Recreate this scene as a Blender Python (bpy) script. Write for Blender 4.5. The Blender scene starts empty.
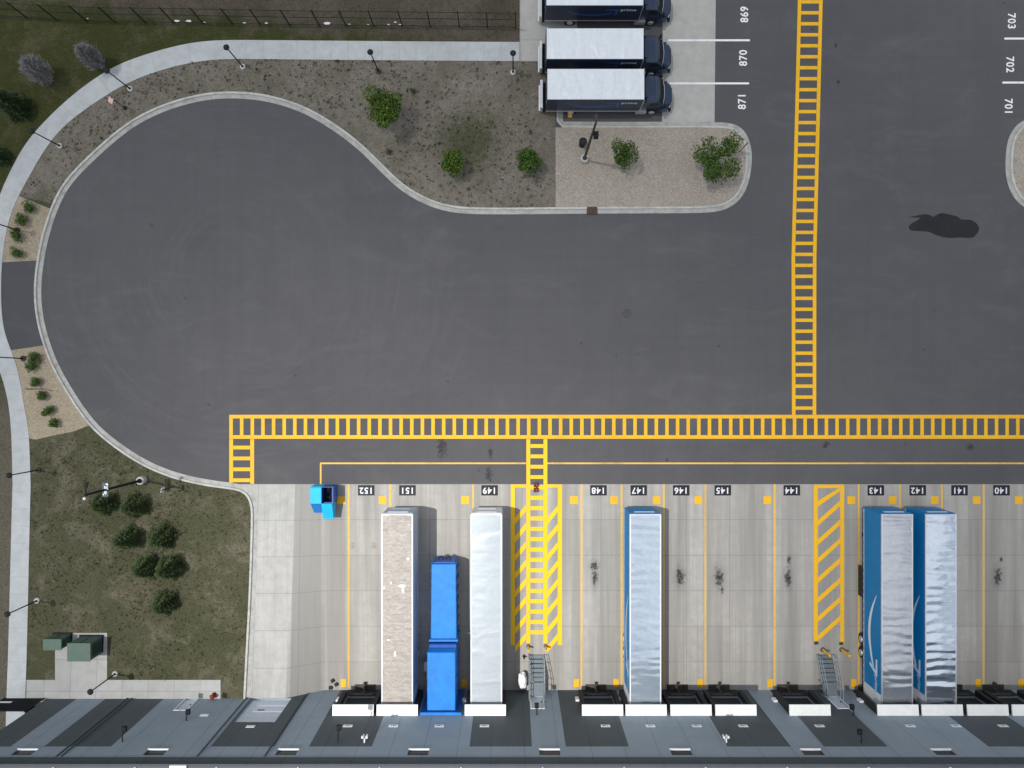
import bpy, bmesh, math, random
from mathutils import Vector, Matrix, noise as mnoise
from mathutils.geometry import tessellate_polygon
R = math.radians
random.seed(7)
S = bpy.context.scene
COL = S.collection
# ------------------------------------------------------------------ survey
H, F = 61.8, 711.0                 # drone height above the yard, focal length in photo pixels
YW = -26.6                        # face of the warehouse wall
Y0 = -8.70                         # where asphalt meets the concrete apron
DEP = 1.6                          # rise of the left side towards the drive-in door
XB = -18.6; XC = -16.3             # side ramp down into the dock

def gz(x, y):
    t = min(max((Y0-y)/(Y0-YW), 0), 1.06)
    xa = XB - 0.55*t
    r = min(max((x-xa)/(XC-xa), 0), 1)
    return DEP*t*(1-r)
def P(px, py, z=0.0):
    k = (H-z)/F
    return ((px-512)*k, (384-py)*k)
def W(px, py, dz=0.):
    z = dz
    for _ in range(8):
        x, y = P(px, py, z); z = gz(x, y)+dz
    return (x, y)
def raised(o):
    # lift a ground sheet onto the slope towards the building
    bm = bmesh.new(); bm.from_mesh(o.data)
    bmesh.ops.bisect_plane(bm, geom=bm.verts[:]+bm.edges[:]+bm.faces[:], plane_co=(0, Y0, 0), plane_no=(0, 1, 0))
    bmesh.ops.triangulate(bm, faces=bm.faces[:])
    for v in bm.verts: v.co.z += gz(v.co.x, v.co.y)
    bm.to_mesh(o.data); bm.free(); return o
# ------------------------------------------------------------------ materials
class NT:
    def __init__(s, m):
        m.use_nodes = True; s.t = m.node_tree; s.t.nodes.clear(); s.N = s.t.nodes; s.L = s.t.links
    def n(s, typ, **kw):
        nd = s.N.new(typ)
        for k, v in kw.items():
            if k[0] == '_': setattr(nd, k[1:], v)
        return nd
    def link(s, a, b): s.L.new(a, b)
    def val(s, sock, v):
        if hasattr(v, 'node'): s.L.new(v, sock)
        else: sock.default_value = v
    def math(s, op, a, b=0.0, c=None, clamp=False):
        nd = s.N.new('ShaderNodeMath'); nd.operation = op; nd.use_clamp = clamp
        s.val(nd.inputs[0], a); s.val(nd.inputs[1], b)
        if c is not None: s.val(nd.inputs[2], c)
        return nd.outputs[0]
    def mix(s, f, a, b, mode='MIX'):
        nd = s.N.new('ShaderNodeMix'); nd.data_type = 'RGBA'; nd.blend_type = mode
        s.val(nd.inputs[0], f); 
        for i, v in ((6, a), (7, b)):
            if isinstance(v, tuple) and len(v) == 3: v = (*v, 1)
            s.val(nd.inputs[i], v)
        return nd.outputs[2]
    def noise(s, vec, scale=1., detail=4., rough=.55, dist=0.):
        nd = s.N.new('ShaderNodeTexNoise'); nd.inputs['Scale'].default_value = scale
        nd.inputs['Detail'].default_value = detail; nd.inputs['Roughness'].default_value = rough
        nd.inputs['Distortion'].default_value = dist
        if vec is not None: s.link(vec, nd.inputs['Vector'])
        return nd.outputs['Fac']
    def remap(s, v, a, b, c=0., d=1.):
        nd = s.N.new('ShaderNodeMapRange'); s.val(nd.inputs[0], v)
        for i, q in enumerate((a, b, c, d)): nd.inputs[i+1].default_value = q
        nd.clamp = True
        return nd.outputs[0]
    def coord(s, scale=(1, 1, 1), rnd=True):
        tc = s.N.new('ShaderNodeTexCoord'); v = tc.outputs['Object']
        mp = s.N.new('ShaderNodeMapping'); s.link(v, mp.inputs['Vector']); mp.inputs['Scale'].default_value = scale
        if rnd:
            oi = s.N.new('ShaderNodeObjectInfo'); k = s.math('MULTIPLY', oi.outputs['Random'], 37.)
            s.link(k, mp.inputs['Location'])
        return mp.outputs[0]
    def sep(s, v):
        nd = s.N.new('ShaderNodeSeparateXYZ'); s.link(v, nd.inputs[0]); return nd.outputs
    def out(s, col, rough=.7, metal=0., bump=None, bstr=.3, bdist=.02, spec=.4):
        b = s.N.new('ShaderNodeBsdfPrincipled')
        if isinstance(col, tuple) and len(col) == 3: col = (*col, 1)
        s.val(b.inputs['Base Color'], col); s.val(b.inputs['Roughness'], rough); s.val(b.inputs['Metallic'], metal)
        b.inputs['Specular IOR Level'].default_value = spec
        if bump is not None:
            bp = s.N.new('ShaderNodeBump'); bp.inputs['Strength'].default_value = bstr; bp.inputs['Distance'].default_value = bdist
            s.link(bump, bp.inputs['Height']); s.link(bp.outputs[0], b.inputs['Normal'])
        o = s.N.new('ShaderNodeOutputMaterial'); s.link(b.outputs[0], o.inputs[0])
        return b
M = {}
def mat(name):
    m = bpy.data.materials.new(name); M[name] = m
    return NT(m)
def simple(name, col, rough=.6, metal=0., var=.12, scale=3., bump=.0, spec=.4, dirt=None, stretch=(1, 1, 1)):
    t = mat(name); v = t.coord(stretch)
    n = t.noise(v, scale, 5)
    lo = tuple(c*(1-var) for c in col); hi = tuple(min(1, c*(1+var)) for c in col)
    c = t.mix(t.remap(n, .3, .7), lo, hi)
    if dirt:
        n2 = t.noise(v, scale*.45, 6, .7)
        c = t.mix(t.remap(n2, .5, .72, 0, dirt[1]), c, dirt[0])
    t.out(c, rough, metal, n if bump else None, bump, .02, spec)
def leafmat(name, a, b, c, rough=.55):
    t = mat(name)
    g = t.n('ShaderNodeNewGeometry')
    rp = t.n('ShaderNodeValToRGB'); e = rp.color_ramp.elements
    e[0].color = (*a, 1); e[1].color = (*c, 1); m = e.new(.5); m.color = (*b, 1)
    t.link(g.outputs['Random Per Island'], rp.inputs[0])
    bs = t.out(rp.outputs[0], rough, spec=.25)

# asphalt
def stains(t, c, v, xy, fine, mid, spots, col, amt, hal=.28):
    x, y = xy; dmin = None
    jx = t.math('MULTIPLY', t.math('SUBTRACT', t.noise(v, 2.3, 4, .65), .5), 1.5); jy = t.math('MULTIPLY', t.math('SUBTRACT', t.noise(v, 1.9, 4, .65, .7), .5), 1.5)
    for px, py, rx, ry in spots:
        cx, cy = P(px, py)
        a = t.math('DIVIDE', t.math('ADD', t.math('SUBTRACT', x, cx), t.math('MULTIPLY', jx, rx)), rx); b = t.math('DIVIDE', t.math('ADD', t.math('SUBTRACT', y, cy), t.math('MULTIPLY', jy, ry)), ry)
        d = t.math('ADD', t.math('MULTIPLY', a, a), t.math('MULTIPLY', b, b))
        dmin = d if dmin is None else t.math('MINIMUM', dmin, d)
    k = t.noise(v, 3.6, 5, .7)
    f = t.math('ADD', dmin, t.math('MULTIPLY', t.math('SUBTRACT', k, .5), 3.4))
    halo = t.remap(dmin, .0, 2.6, hal, 0)
    c = t.mix(halo, c, tuple(q*4 for q in col))
    return t.mix(t.remap(f, .0, .75, amt, 0), c, col)
def asphalt(name, base, rings=None):
    t = mat(name); v = t.coord(rnd=False); x_y = t.sep(v)[:2]
    big = t.noise(v, .045, 5, .6); mid = t.noise(v, .5, 5, .6); fine = t.noise(v, 9., 3, .7); grit = t.noise(v, 42., 2, .8)
    c = t.mix(t.remap(big, .3, .7), (base[0]*.80, base[1]*.82, base[2]*.86), tuple(q*1.22 for q in base))
    st = t.noise(t.coord((.05, 1.1, 1), False), 1.1, 4, .6)          # paving passes
    c = t.mix(t.remap(st, .35, .7, 0, .34), c, tuple(q*1.26 for q in base))
    st2 = t.noise(t.coord((1.3, .06, 1), False), 1., 4, .6)
    c = t.mix(t.remap(st2, .45, .72, 0, .25), c, tuple(q*.74 for q in base))
    sc = t.noise(t.coord((.22, .5, 1), False), .5, 7, .72, 1.6)
    c = t.mix(t.remap(sc, .52, .72, 0, .75), c, tuple(q*1.4 for q in base))
    if rings:
        cx, cy = rings
        x, y, z = t.sep(v)
        dx = t.math('SUBTRACT', x, cx); dy = t.math('SUBTRACT', y, cy)
        rr = t.math('SQRT', t.math('ADD', t.math('MULTIPLY', dx, dx), t.math('MULTIPLY', dy, dy)))
        cb = t.n('ShaderNodeCombineXYZ'); t.link(rr, cb.inputs[0]); t.link(t.math('MULTIPLY', big, 2.), cb.inputs[1])
        rn = t.noise(cb.outputs[0], 1.7, 5, .75)
        f = t.math('MULTIPLY', t.remap(rn, .50, .70, 0, .8), t.remap(t.noise(v, .11, 5, .65), .4, .65))
        f = t.math('MULTIPLY', f, t.remap(rr, 17., 24., 1, 0))
        c = t.mix(f, c, tuple(q*1.5 for q in base))
    c = t.mix(t.remap(mid, .3, .75, 0, .35), c, tuple(q*.82 for q in base))
    c = t.mix(t.remap(fine, .35, .7, 0, .3), c, tuple(q*1.3 for q in base))
    c = t.mix(t.remap(grit, .58, .75, 0, .4), c, tuple(q*1.8 for q in base))
    # oil drips
    c = stains(t, c, v, x_y, fine, mid, ((442, 448, .55, 1.3), (489, 474, .4, .8), (490, 453, .3, .6), (826, 445, .35, .5), (970, 447, .5, .4), (836, 45, .2, .25), (838, 82, .2, .25)), (.022, .021, .022), .8)
    # scattered old spots
    vo = t.n('ShaderNodeTexVoronoi'); vo.inputs['Scale'].default_value = .32; t.link(v, vo.inputs['Vector'])
    c = t.mix(t.remap(t.math('ADD', vo.outputs['Distance'], t.math('MULTIPLY', fine, .09)), .075, .1, .6, 0), c, tuple(q*.45 for q in base))
    t.out(c, .85, 0, fine, .25, .02, .3)
asphalt('asphalt', (.078, .077, .081), rings=(P(235, 270)))
asphalt('asphalt_path', (.062, .062, .067))
# concrete apron with sawn joints and wheel-worn lanes
def concrete(name, base, jx=None, jy=None, lanes=False, ox=0., oy=0.):
    t = mat(name); v = t.coord(rnd=False); x, y, z = t.sep(v)
    big = t.noise(v, .12, 5, .6); mid = t.noise(v, 1.3, 6, .65); fine = t.noise(v, 14., 3, .7)
    c = t.mix(t.remap(big, .3, .7), tuple(q*.88 for q in base), tuple(min(1, q*1.1) for q in base))
    def cell(co, per, off): return t.math('DIVIDE', t.math('SUBTRACT', co, off), per)
    cells = []
    if jx: cells.append(cell(x, jx, ox))
    if jy: cells.append(cell(y, jy, oy))
    if jx or jy:
        cb = t.n('ShaderNodeCombineXYZ')
        for i, q in enumerate(cells): t.link(t.math('FLOOR', q), cb.inputs[i])
        wn = t.n('ShaderNodeTexWhiteNoise'); t.link(cb.outputs[0], wn.inputs['Vector'])
        c = t.mix(t.math('MULTIPLY', wn.outputs['Value'], .45), c, tuple(q*.72 for q in base))
    if lanes:
        st = t.noise(t.coord((.75, .03, 1), False), 1., 4, .6)
        c = t.mix(t.remap(st, .40, .64, 0, .75), c, (base[0]*.50, base[1]*.49, base[2]*.48))
        w_ = t.math('SUBTRACT', 1., t.remap(x, XB-1.0, XC+.5))          # the left slabs are newer and cleaner
        c = t.mix(t.math('MULTIPLY', w_, .6), c, (base[0]*1.1, base[1]*1.16, base[2]*1.22))
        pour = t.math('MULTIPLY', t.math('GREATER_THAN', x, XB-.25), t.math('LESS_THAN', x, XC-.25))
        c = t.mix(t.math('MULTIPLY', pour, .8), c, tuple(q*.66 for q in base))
        st = t.noise(t.coord((4.5, .10, 1), False), 1., 4, .6)
        c = t.mix(t.remap(st, .5, .75, 0, .4), c, (base[0]*.55, base[1]*.53, base[2]*.5))
    c = t.mix(t.remap(mid, .40, .72, 0, .5), c, (base[0]*.62, base[1]*.66, base[2]*.62))
    c = t.mix(t.remap(fine, .4, .75, 0, .25), c, tuple(q*.7 for q in base))
    c = t.mix(t.remap(t.noise(v, 2.6, 7, .8), .63, .7, 0, .45), c, tuple(q*.45 for q in base))
    if lanes:
        c = stains(t, c, v, (x, y), fine, mid, ((595, 577, .35, .85), (594, 566, .4, .5), (680, 576.5, .45, 1.), (719, 577.5, .5, .95), (788, 578, .38, .9), (998, 577, .42, .95), (442, 600, .3, .6), (789, 560, .2, .4), (722, 590, .2, .4), (1001, 560, .15, .25)), (.018, .017, .017), .9)
        c = stains(t, c, v, (x, y), fine, mid, ((353, 546, .3, .4), (373.5, 546, .3, .4)), (.22, .13, .09), .55, 0.)
    jw = None
    for q, per in zip(cells, [p for p in (jx, jy) if p]):
        d = t.math('MULTIPLY', t.math('ABSOLUTE', t.math('SUBTRACT', t.math('FRACT', t.math('ADD', q, .5)), .5)), per)
        j = t.remap(d, .018, .04, 1, 0)
        jw = j if jw is None else t.math('MAXIMUM', jw, j)
    if jw is not None: c = t.mix(t.math('MULTIPLY', jw, .38), c, tuple(q*.3 for q in base))
    t.out(c, .85, 0, fine, .15, .02, .3)
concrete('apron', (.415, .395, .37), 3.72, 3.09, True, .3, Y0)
concrete('sidewalk', (.44, .46, .47), None, None)
concrete('pad', (.42, .42, .41), 2.2, 2.6, False)
concrete('stall_concrete', (.43, .42, .40), None, 3.74, False, 0, P(0, 40)[1])
simple('kerb', (.44, .44, .41), .85, 0, .15, 2.5, .1, dirt=((.2, .19, .17), .5))
simple('gutter', (.36, .36, .34), .85, 0, .15, 2.5, .1, dirt=((.16, .15, .14), .6))
# ground cover
def cover(name, cols, dead, dscale, damt, tuft=None, tufta=.6, field=False):
    t = mat(name); v = t.coord(rnd=False)
    a = t.noise(v, .16, 6, .65, .4); b = t.noise(v, 1.7, 6, .7, .3); f = t.noise(v, 7.5, 4, .8); g = t.noise(v, 26., 2, .8)
    c = t.mix(t.remap(a, .32, .68), cols[0], cols[1])
    c = t.mix(t.remap(b, .42, .62, 0, .8), c, cols[2])
    d = t.noise(v, dscale, 7, .75, .6)
    c = t.mix(t.remap(d, .48, .66, 0, damt), c, dead)
    if name == 'soil':      # a greener weedy patch between the trees
        x, y, z = t.sep(v); gx, gy = P(468, 142)
        dx = t.math('SUBTRACT', x, gx); dy = t.math('SUBTRACT', y, gy)
        q = t.math('SQRT', t.math('ADD', t.math('MULTIPLY', dx, dx), t.math('MULTIPLY', dy, dy)))
        c = t.mix(t.remap(t.math('ADD', q, t.math('MULTIPLY', t.math('SUBTRACT', b, .5), 9.)), 1.0, 3.6, .85, 0), c, (.055, .065, .026))
    if field:      # bare dug field beyond the fence, with a ragged edge
        x, y, z = t.sep(v)
        e = t.math('ADD', t.math('ADD', y, t.math('MULTIPLY', x, .12)), t.math('MULTIPLY', t.math('SUBTRACT', d, .5), 9.))
        fc = t.mix(t.remap(a, .3, .7), (.075, .06, .046), (.135, .115, .095)); fc = t.mix(t.remap(b, .5, .62, 0, .6), fc, (.05, .055, .022))
        c = t.mix(t.remap(e, 27.6, 29.6), c, fc)
        c = t.mix(t.remap(t.math('ADD', y, t.math('MULTIPLY', t.math('SUBTRACT', b, .5), 8.)), -3., 3., .8, 0), c, t.mix(b, (.10, .088, .068), (.19, .17, .14)))
    c = t.mix(t.remap(f, .46, .7, 0, .75), c, tuple(q*.38 for q in cols[0]))
    c = t.mix(t.remap(g, .55, .75, 0, .55), c, tuple(q*1.7 for q in dead))
    if tuft:
        vo = t.n('ShaderNodeTexVoronoi'); vo.inputs['Scale'].default_value = 1.55; t.link(v, vo.inputs['Vector'])
        c = t.mix(t.remap(t.math('ADD', vo.outputs['Distance'], t.math('MULTIPLY', f, .5)), .33, .5, tufta, 0), c, tuft)
    t.out(c, .95, 0, t.math('ADD', f, g), .8, .06, .1)
cover('lawn', ((.062, .066, .034), (.092, .090, .056), (.072, .076, .038)), (.19, .165, .125), .45, .75)
cover('lawn_green', ((.036, .046, .012), (.052, .058, .02), (.045, .052, .016)), (.12, .105, .065), .35, .6, field=True)
cover('soil', ((.175, .155, .13), (.26, .232, .20), (.165, .148, .122)), (.085, .085, .045), .3, .6, (.035, .03, .022), .7)
cover('dirt', ((.075, .062, .048), (.10, .085, .066), (.06, .055, .034)), (.05, .055, .022), .25, .8)
cover('ground', ((.05, .06, .02), (.08, .075, .04), (.06, .06, .028)), (.12, .10, .07), .1, .6)
def gravel(name, base):
    t = mat(name); v = t.coord(rnd=False)
    vo = t.n('ShaderNodeTexVoronoi'); vo.inputs['Scale'].default_value = 15.; t.link(v, vo.inputs['Vector'])
    s_ = t.sep(vo.outputs['Color'])
    c = t.mix(s_[0], tuple(q*.72 for q in base), tuple(q*1.28 for q in base))
    c = t.mix(t.math('MULTIPLY', s_[1], .22), c, (.30, .22, .16))
    c = t.mix(t.remap(t.noise(v, .5, 6, .7), .4, .7, 0, .4), c, tuple(q*.7 for q in base))
    c = t.mix(t.remap(t.noise(v, 3.2, 3, .7), .66, .74, 0, .6), c, tuple(q*.35 for q in base))
    t.out(c, .95, 0, vo.outputs['Distance'], .8, .06, .1)
gravel('gravel', (.37, .33, .285)); gravel('gravel_tan', (.36, .31, .23))
def paint(name, col, wear, bg):
    t = mat(name); v = t.coord(rnd=False)
    n = t.noise(v, 2.2, 7, .75); n2 = t.noise(v, 11., 4, .7)
    c = t.mix(t.remap(n2, .3, .7), tuple(q*.86 for q in col), tuple(min(1, q*1.08) for q in col))
    c = t.mix(t.remap(n, .52, .72, 0, wear), c, bg)
    tw = t.noise(t.coord((.35, .05, 1), False), 1., 5, .7, .5)
    c = t.mix(t.remap(tw, .52, .72, 0, wear*.9), c, tuple(q*.45 for q in col))
    t.out(c, .6, 0, n2, .05, .01, .35)
paint('yellow_paint', (.80, .43, .006), .32, (.28, .19, .06))
paint('yellow_sunlit', (.86, .50, .004), .2, (.35, .25, .06))  # brighter copy of the yellow paint, sunlight put into its colour
paint('yellow_thin', (.72, .44, .08), .75, (.30, .25, .16))
paint('white_paint', (.78, .79, .80), .45, (.25, .25, .26))
paint('black_paint', (.011, .012, .018), .12, (.03, .03, .034))
paint('number_white', (.74, .75, .78), .25, (.3, .3, .3))
simple('oil', (.014, .013, .013), .5, 0, .3, 6)
simple('damp', (.010, .010, .012), .35, 0, .3, 1.5)
simple('rust', (.085, .05, .035), .9, 0, .3, 5)
# building
def wallmat(name, col):
    t = mat(name); v = t.coord(rnd=False); x, y, z = t.sep(v)
    n = t.noise(v, .5, 5, .6); n2 = t.noise(t.coord((2.5, 1, .12), False), 1.5, 5, .6)
    c = t.mix(t.remap(n, .3, .7), tuple(q*.94 for q in col), tuple(q*1.06 for q in col))
    c = t.mix(t.remap(n2, .5, .75, 0, .22), c, tuple(q*.72 for q in col))
    jx = t.math('MULTIPLY', t.math('ABSOLUTE', t.math('SUBTRACT', t.math('FRACT', t.math('ADD', t.math('DIVIDE', x, 2.4375), .13)), .5)), 2.4375)
    jz = t.math('MULTIPLY', t.math('ABSOLUTE', t.math('SUBTRACT', t.math('FRACT', t.math('ADD', t.math('DIVIDE', z, 1.66), .5)), .5)), 1.66)
    c = t.mix(t.remap(jx, .012, .03, .7, 0), c, tuple(q*.45 for q in col))
    c = t.mix(t.remap(jz, .008, .02, .35, 0), c, tuple(q*.55 for q in col))
    t.out(c, .75, 0, n, .05, .02, .35)
wallmat('wall_grey', (.25, .30, .345)); wallmat('wall_dark', (.072, .087, .095)); wallmat('coping', (.06, .072, .082))
simple('roofing', (.10, .092, .112), .9, 0, .1, .7)
simple('glass', (.008, .009, .012), .3, 0, .2, 1, spec=.2)
simple('white_metal', (.76, .77, .78), .5, 0, .05, 2, dirt=((.45, .43, .4), .3))
simple('pale_door', (.55, .60, .66), .5, 0, .05, 2)
simple('white_fabric', (.84, .85, .83), .8, 0, .04, 2, dirt=((.6, .58, .54), .3))
simple('black_rubber', (.018, .019, .021), .8, 0, .3, 3)
simple('black_metal', (.013, .014, .017), .75, 0, .2, 4, spec=.2)
simple('dock_steel', (.05, .046, .04), .7, .2, .4, 3, dirt=((.13, .08, .04), .6))
simple('galvanised', (.36, .40, .43), .45, .5, .12, 6)
simple('tread_steel', (.16, .19, .21), .55, .4, .15, 8)
simple('yellow_enamel', (.75, .42, .02), .45, 0, .1, 4, dirt=((.25, .17, .06), .4))
simple('red_enamel', (.20, .015, .012), .45, 0, .1, 4)
simple('dark_red', (.16, .012, .012), .6, 0, .25, 6)
simple('green_enamel', (.065, .115, .085), .5, 0, .08, 3, dirt=((.10, .12, .10), .4))
simple('dark_green', (.02, .045, .035), .5, 0, .1, 3)
simple('teal_panel', (.01, .06, .06), .4, 0, .3, 6)
simple('blue_steel', (.012, .19, .58), .5, 0, .14, 1.1, .12, dirt=((.02, .11, .33), .55))
simple('blue_dark', (.012, .075, .33), .45, 0, .15, 1.5)
simple('cyan_steel', (.008, .42, .70), .6, 0, .07, 2, dirt=((.02, .2, .45), .3))
simple('trailer_blue', (.002, .185, .45), .5, 0, .06, 1., spec=.25)
simple('trailer_navy', (.010, .020, .046), .3, 0, .1, 1.)
simple('truck_paint', (.014, .028, .06), .28, 0, .1, 1., spec=.5)
simple('logo_blue', (.02, .09, .24), .4, 0, .05, 1.)
simple('logo_white', (.62, .74, .84), .5, 0, .05, 1.)
simple('trailer_white', (.66, .68, .70), .45, 0, .05, 1., dirt=((.40, .39, .37), .4))
simple('trailer_pale', (.36, .43, .54), .45, 0, .06, 1., dirt=((.28, .29, .30), .4))
simple('aluminium', (.62, .64, .66), .35, .7, .08, 2)
simple('tyre', (.02, .02, .021), .85, 0, .2, 6)
simple('bark', (.09, .065, .045), .9, 0, .3, 6, .3)
simple('paper', (.75, .75, .73), .8, 0, .05, 3)
simple('plastic_white', (.80, .80, .79), .45, 0, .06, 3, .2)
simple('pinkish', (.62, .40, .38), .5, 0, .08, 6)
def roofskin(name, col, rough, metal, bstr, wscale=(.5, 1.7, 1), grime=None, ribs=False):
    t = mat(name); v = t.coord(wscale)
    n = t.noise(v, 1.2, 3 if metal < .05 else 1.5, .45, .8); n3 = t.noise(t.coord((.8, 3.2, 1)), 1., 2, .4, .3)
    h = t.math('ADD', n, t.math('MULTIPLY', n3, .7 if metal < .05 else .10))
    if metal > .5:
        wv = t.n('ShaderNodeTexWave'); wv.wave_type = 'BANDS'; wv.bands_direction = 'Y'; wv.inputs['Scale'].default_value = .42; wv.inputs['Distortion'].default_value = 7.; wv.inputs['Detail'].default_value = 1.5; wv.inputs['Detail Scale'].default_value = .9
        t.link(t.coord((.55, 1., 1)), wv.inputs['Vector'])
        mk = t.remap(t.noise(t.coord((.5, .3, 1)), 1., 2, .5), .38, .62, .1, 1.)
        h = t.math('ADD', t.math('MULTIPLY', h, .75), t.math('MULTIPLY', t.math('MULTIPLY', wv.outputs['Fac'], mk), .17))
    g = t.noise(t.coord(), 3.2, 6, .7)
    c = t.mix(t.remap(g, .3, .7), tuple(q*.93 for q in col), tuple(min(1, q*1.05) for q in col))
    if grime:
        g2 = t.noise(t.coord((.9, 2., 1)), 2.1, 6, .72, .9)
        c = t.mix(t.remap(g2, .40, .62, 0, .7), c, grime)
        c = t.mix(t.remap(t.noise(t.coord(), 1.1, 6, .75), .6, .7, 0, .7), c, (.62, .60, .57))
    if ribs:
        x, y, z = t.sep(t.coord(rnd=False))
        d = t.math('ABSOLUTE', t.math('SUBTRACT', t.math('FRACT', t.math('DIVIDE', y, .62)), .5))
        c = t.mix(t.remap(d, .0, .06, .22, 0), c, tuple(q*.45 for q in (grime or col)))
    t.out(c, rough, metal, h, bstr, .12 if metal < .5 else .19, .5)
roofskin('roof_white', (.40, .44, .47), .4, .2, .6, (.25, .6, 1))
roofskin('roof_beige', (.41, .378, .345), .7, 0, .35, grime=(.225, .195, .172), ribs=True)
roofskin('roof_silver', (.56, .575, .60), .24, .92, .9, (.14, .5, 1))
roofskin('roof_mirror', (.64, .70, .78), .13, .95, .9, (.12, .4, 1))
roofskin('roof_satin', (.58, .66, .74), .22, .75, .7, (.25, .6, 1))
roofskin('roof_truck', (.62, .66, .69), .5, .1, 1., (.9, .4, 1))
leafmat('leaf_bright', (.024, .052, .006), (.060, .108, .012), (.12, .185, .025))
leafmat('leaf_mid', (.020, .048, .008), (.046, .095, .012), (.09, .155, .022))
leafmat('leaf_dark', (.010, .026, .007), (.022, .045, .012), (.045, .075, .02))
leafmat('needle', (.014, .028, .007), (.034, .056, .015), (.065, .095, .028))
leafmat('twig_grey', (.22, .22, .225), (.33, .33, .335), (.45, .45, .45))
leafmat('weed', (.02, .022, .008), (.035, .035, .012), (.05, .06, .016))
leafmat('tuft', (.04, .042, .02), (.06, .06, .03), (.10, .095, .055))
leafmat('leaf_red', (.05, .012, .012), (.10, .03, .025), (.16, .06, .05))
# ------------------------------------------------------------------ geometry builder
class MB:
    def __init__(s): s.v = []; s.f = []
    def add(s, vs, fs):
        o = len(s.v); s.v += [tuple(q) for q in vs]; s.f += [tuple(i+o for i in f) for f in fs]; return s
    def box(s, x0, x1, y0, y1, z0, z1, mtx=None):
        vs = [Vector((x, y, z)) for z in (z0, z1) for y in (y0, y1) for x in (x0, x1)]
        if mtx: vs = [mtx @ q for q in vs]
        return s.add(vs, [(0, 2, 3, 1), (4, 5, 7, 6), (0, 1, 5, 4), (2, 6, 7, 3), (0, 4, 6, 2), (1, 3, 7, 5)])
    def cbox(s, x0, x1, y0, y1, z0, z1, b=.03):
        # box with bevelled vertical and top edges
        def ring(i, z): 
            return [(x0+i+b, y0+i, z), (x1-i-b, y0+i, z), (x1-i, y0+i+b, z), (x1-i, y1-i-b, z), (x1-i-b, y1-i, z), (x0+i+b, y1-i, z), (x0+i, y1-i-b, z), (x0+i, y0+i+b, z)]
        return s.loft([ring(0, z0), ring(0, z1-b), ring(b, z1)])
    def loft(s, rings, cap=True):
        n = len(rings[0]); vs = [p for r in rings for p in r]; fs = []
        for k in range(len(rings)-1):
            for i in range(n): fs.append((k*n+i, k*n+(i+1) % n, (k+1)*n+(i+1) % n, (k+1)*n+i))
        if cap: fs += [tuple(range(n))[::-1], tuple(range((len(rings)-1)*n, len(rings)*n))]
        return s.add(vs, fs)
    def tube(s, pts, r, n=8, r2=None):
        pts = [Vector(p) for p in pts]; rings = []
        for i, p in enumerate(pts):
            d = (pts[min(i+1, len(pts)-1)]-pts[max(i-1, 0)]).normalized()
            a = d.cross(Vector((0, 0, 1)) if abs(d.z) < .9 else Vector((1, 0, 0))).normalized(); b = d.cross(a)
            rr = r if r2 is None else r+(r2-r)*i/(len(pts)-1)
            rings.append([tuple(p+a*rr*math.cos(2*math.pi*k/n)+b*rr*math.sin(2*math.pi*k/n)) for k in range(n)])
        return s.loft(rings)
    def lathe(s, prof, n=14, c=(0, 0, 0)):
        return s.loft([[(c[0]+r*math.cos(2*math.pi*k/n), c[1]+r*math.sin(2*math.pi*k/n), c[2]+z) for k in range(n)] for r, z in prof])
    def poly(s, pts, z):
        v = [Vector((p[0], p[1], 0)) for p in pts]
        return s.add([(p[0], p[1], z if not callable(z) else z(p[0], p[1])) for p in pts], tessellate_polygon([v]))
    def slab(s, pts, z0, z1):
        s.poly(pts, z1); n = len(pts)
        return s.add([(p[0], p[1], z1) for p in pts]+[(p[0], p[1], z0) for p in pts], [(i, (i+1) % n, n+(i+1) % n, n+i) for i in range(n)])
    def prism_x(s, prof, x0, x1):      # profile in (y, z)
        n = len(prof); 
        return s.loft([[(x0, y, z) for y, z in prof], [(x1, y, z) for y, z in prof]])
    def prism_y(s, prof, y0, y1):      # profile in (x, z)
        return s.loft([[(x, y0, z) for x, z in prof], [(x, y1, z) for x, z in prof]])
    def quad(s, a, b, c, d): return s.add([a, b, c, d], [(0, 1, 2, 3)])
    def wheel(s, x, y, z, r, w):      # axle along x
        n = 18; pr = [(r*.55, -w/2), (r*.93, -w/2), (r, -w/2+.05), (r, w/2-.05), (r*.93, w/2), (r*.55, w/2)]
        return s.loft([[(x+h, y+q*math.cos(2*math.pi*k/n), z+q*math.sin(2*math.pi*k/n)) for k in range(n)] for q, h in pr])
    def build(s, name, m, parent=None, loc=None, smooth=False):
        me = bpy.data.meshes.new(name); me.from_pydata(s.v, [], s.f); me.update()
        bm = bmesh.new(); bm.from_mesh(me); bmesh.ops.recalc_face_normals(bm, faces=bm.faces); bm.to_mesh(me); bm.free()
        me.materials.append(M[m])
        if smooth:
            for p in me.polygons: p.use_smooth = True
        o = bpy.data.objects.new(name, me); COL.objects.link(o)
        if parent: o.parent = parent
        if loc: o.location = loc
        return o
def thing(name, label, cat, loc=(0, 0, 0), rz=0, group=None):
    o = bpy.data.objects.new(name, None); COL.objects.link(o); o.empty_display_size = .3
    o.location = loc; o.rotation_euler = (0, 0, rz)
    return tag(o, label, cat, group)
def tag(o, label, cat, group=None):
    o['label'] = label; o['category'] = cat
    if group: o['group'] = group
    return o
def struct(o, kind='structure'):
    o['kind'] = kind; return o
def dup(root, loc, rz=None, label=None, group=None):
    def cp(o, par):
        c = o.copy(); COL.objects.link(c)
        if par: c.parent = par
        for ch in list(o.children): cp(ch, c)
        return c
    r = cp(root, None); r.location = loc
    if rz is not None: r.rotation_euler[2] = rz
    if label: r['label'] = label
    if group: r['group'] = group
    return r
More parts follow.
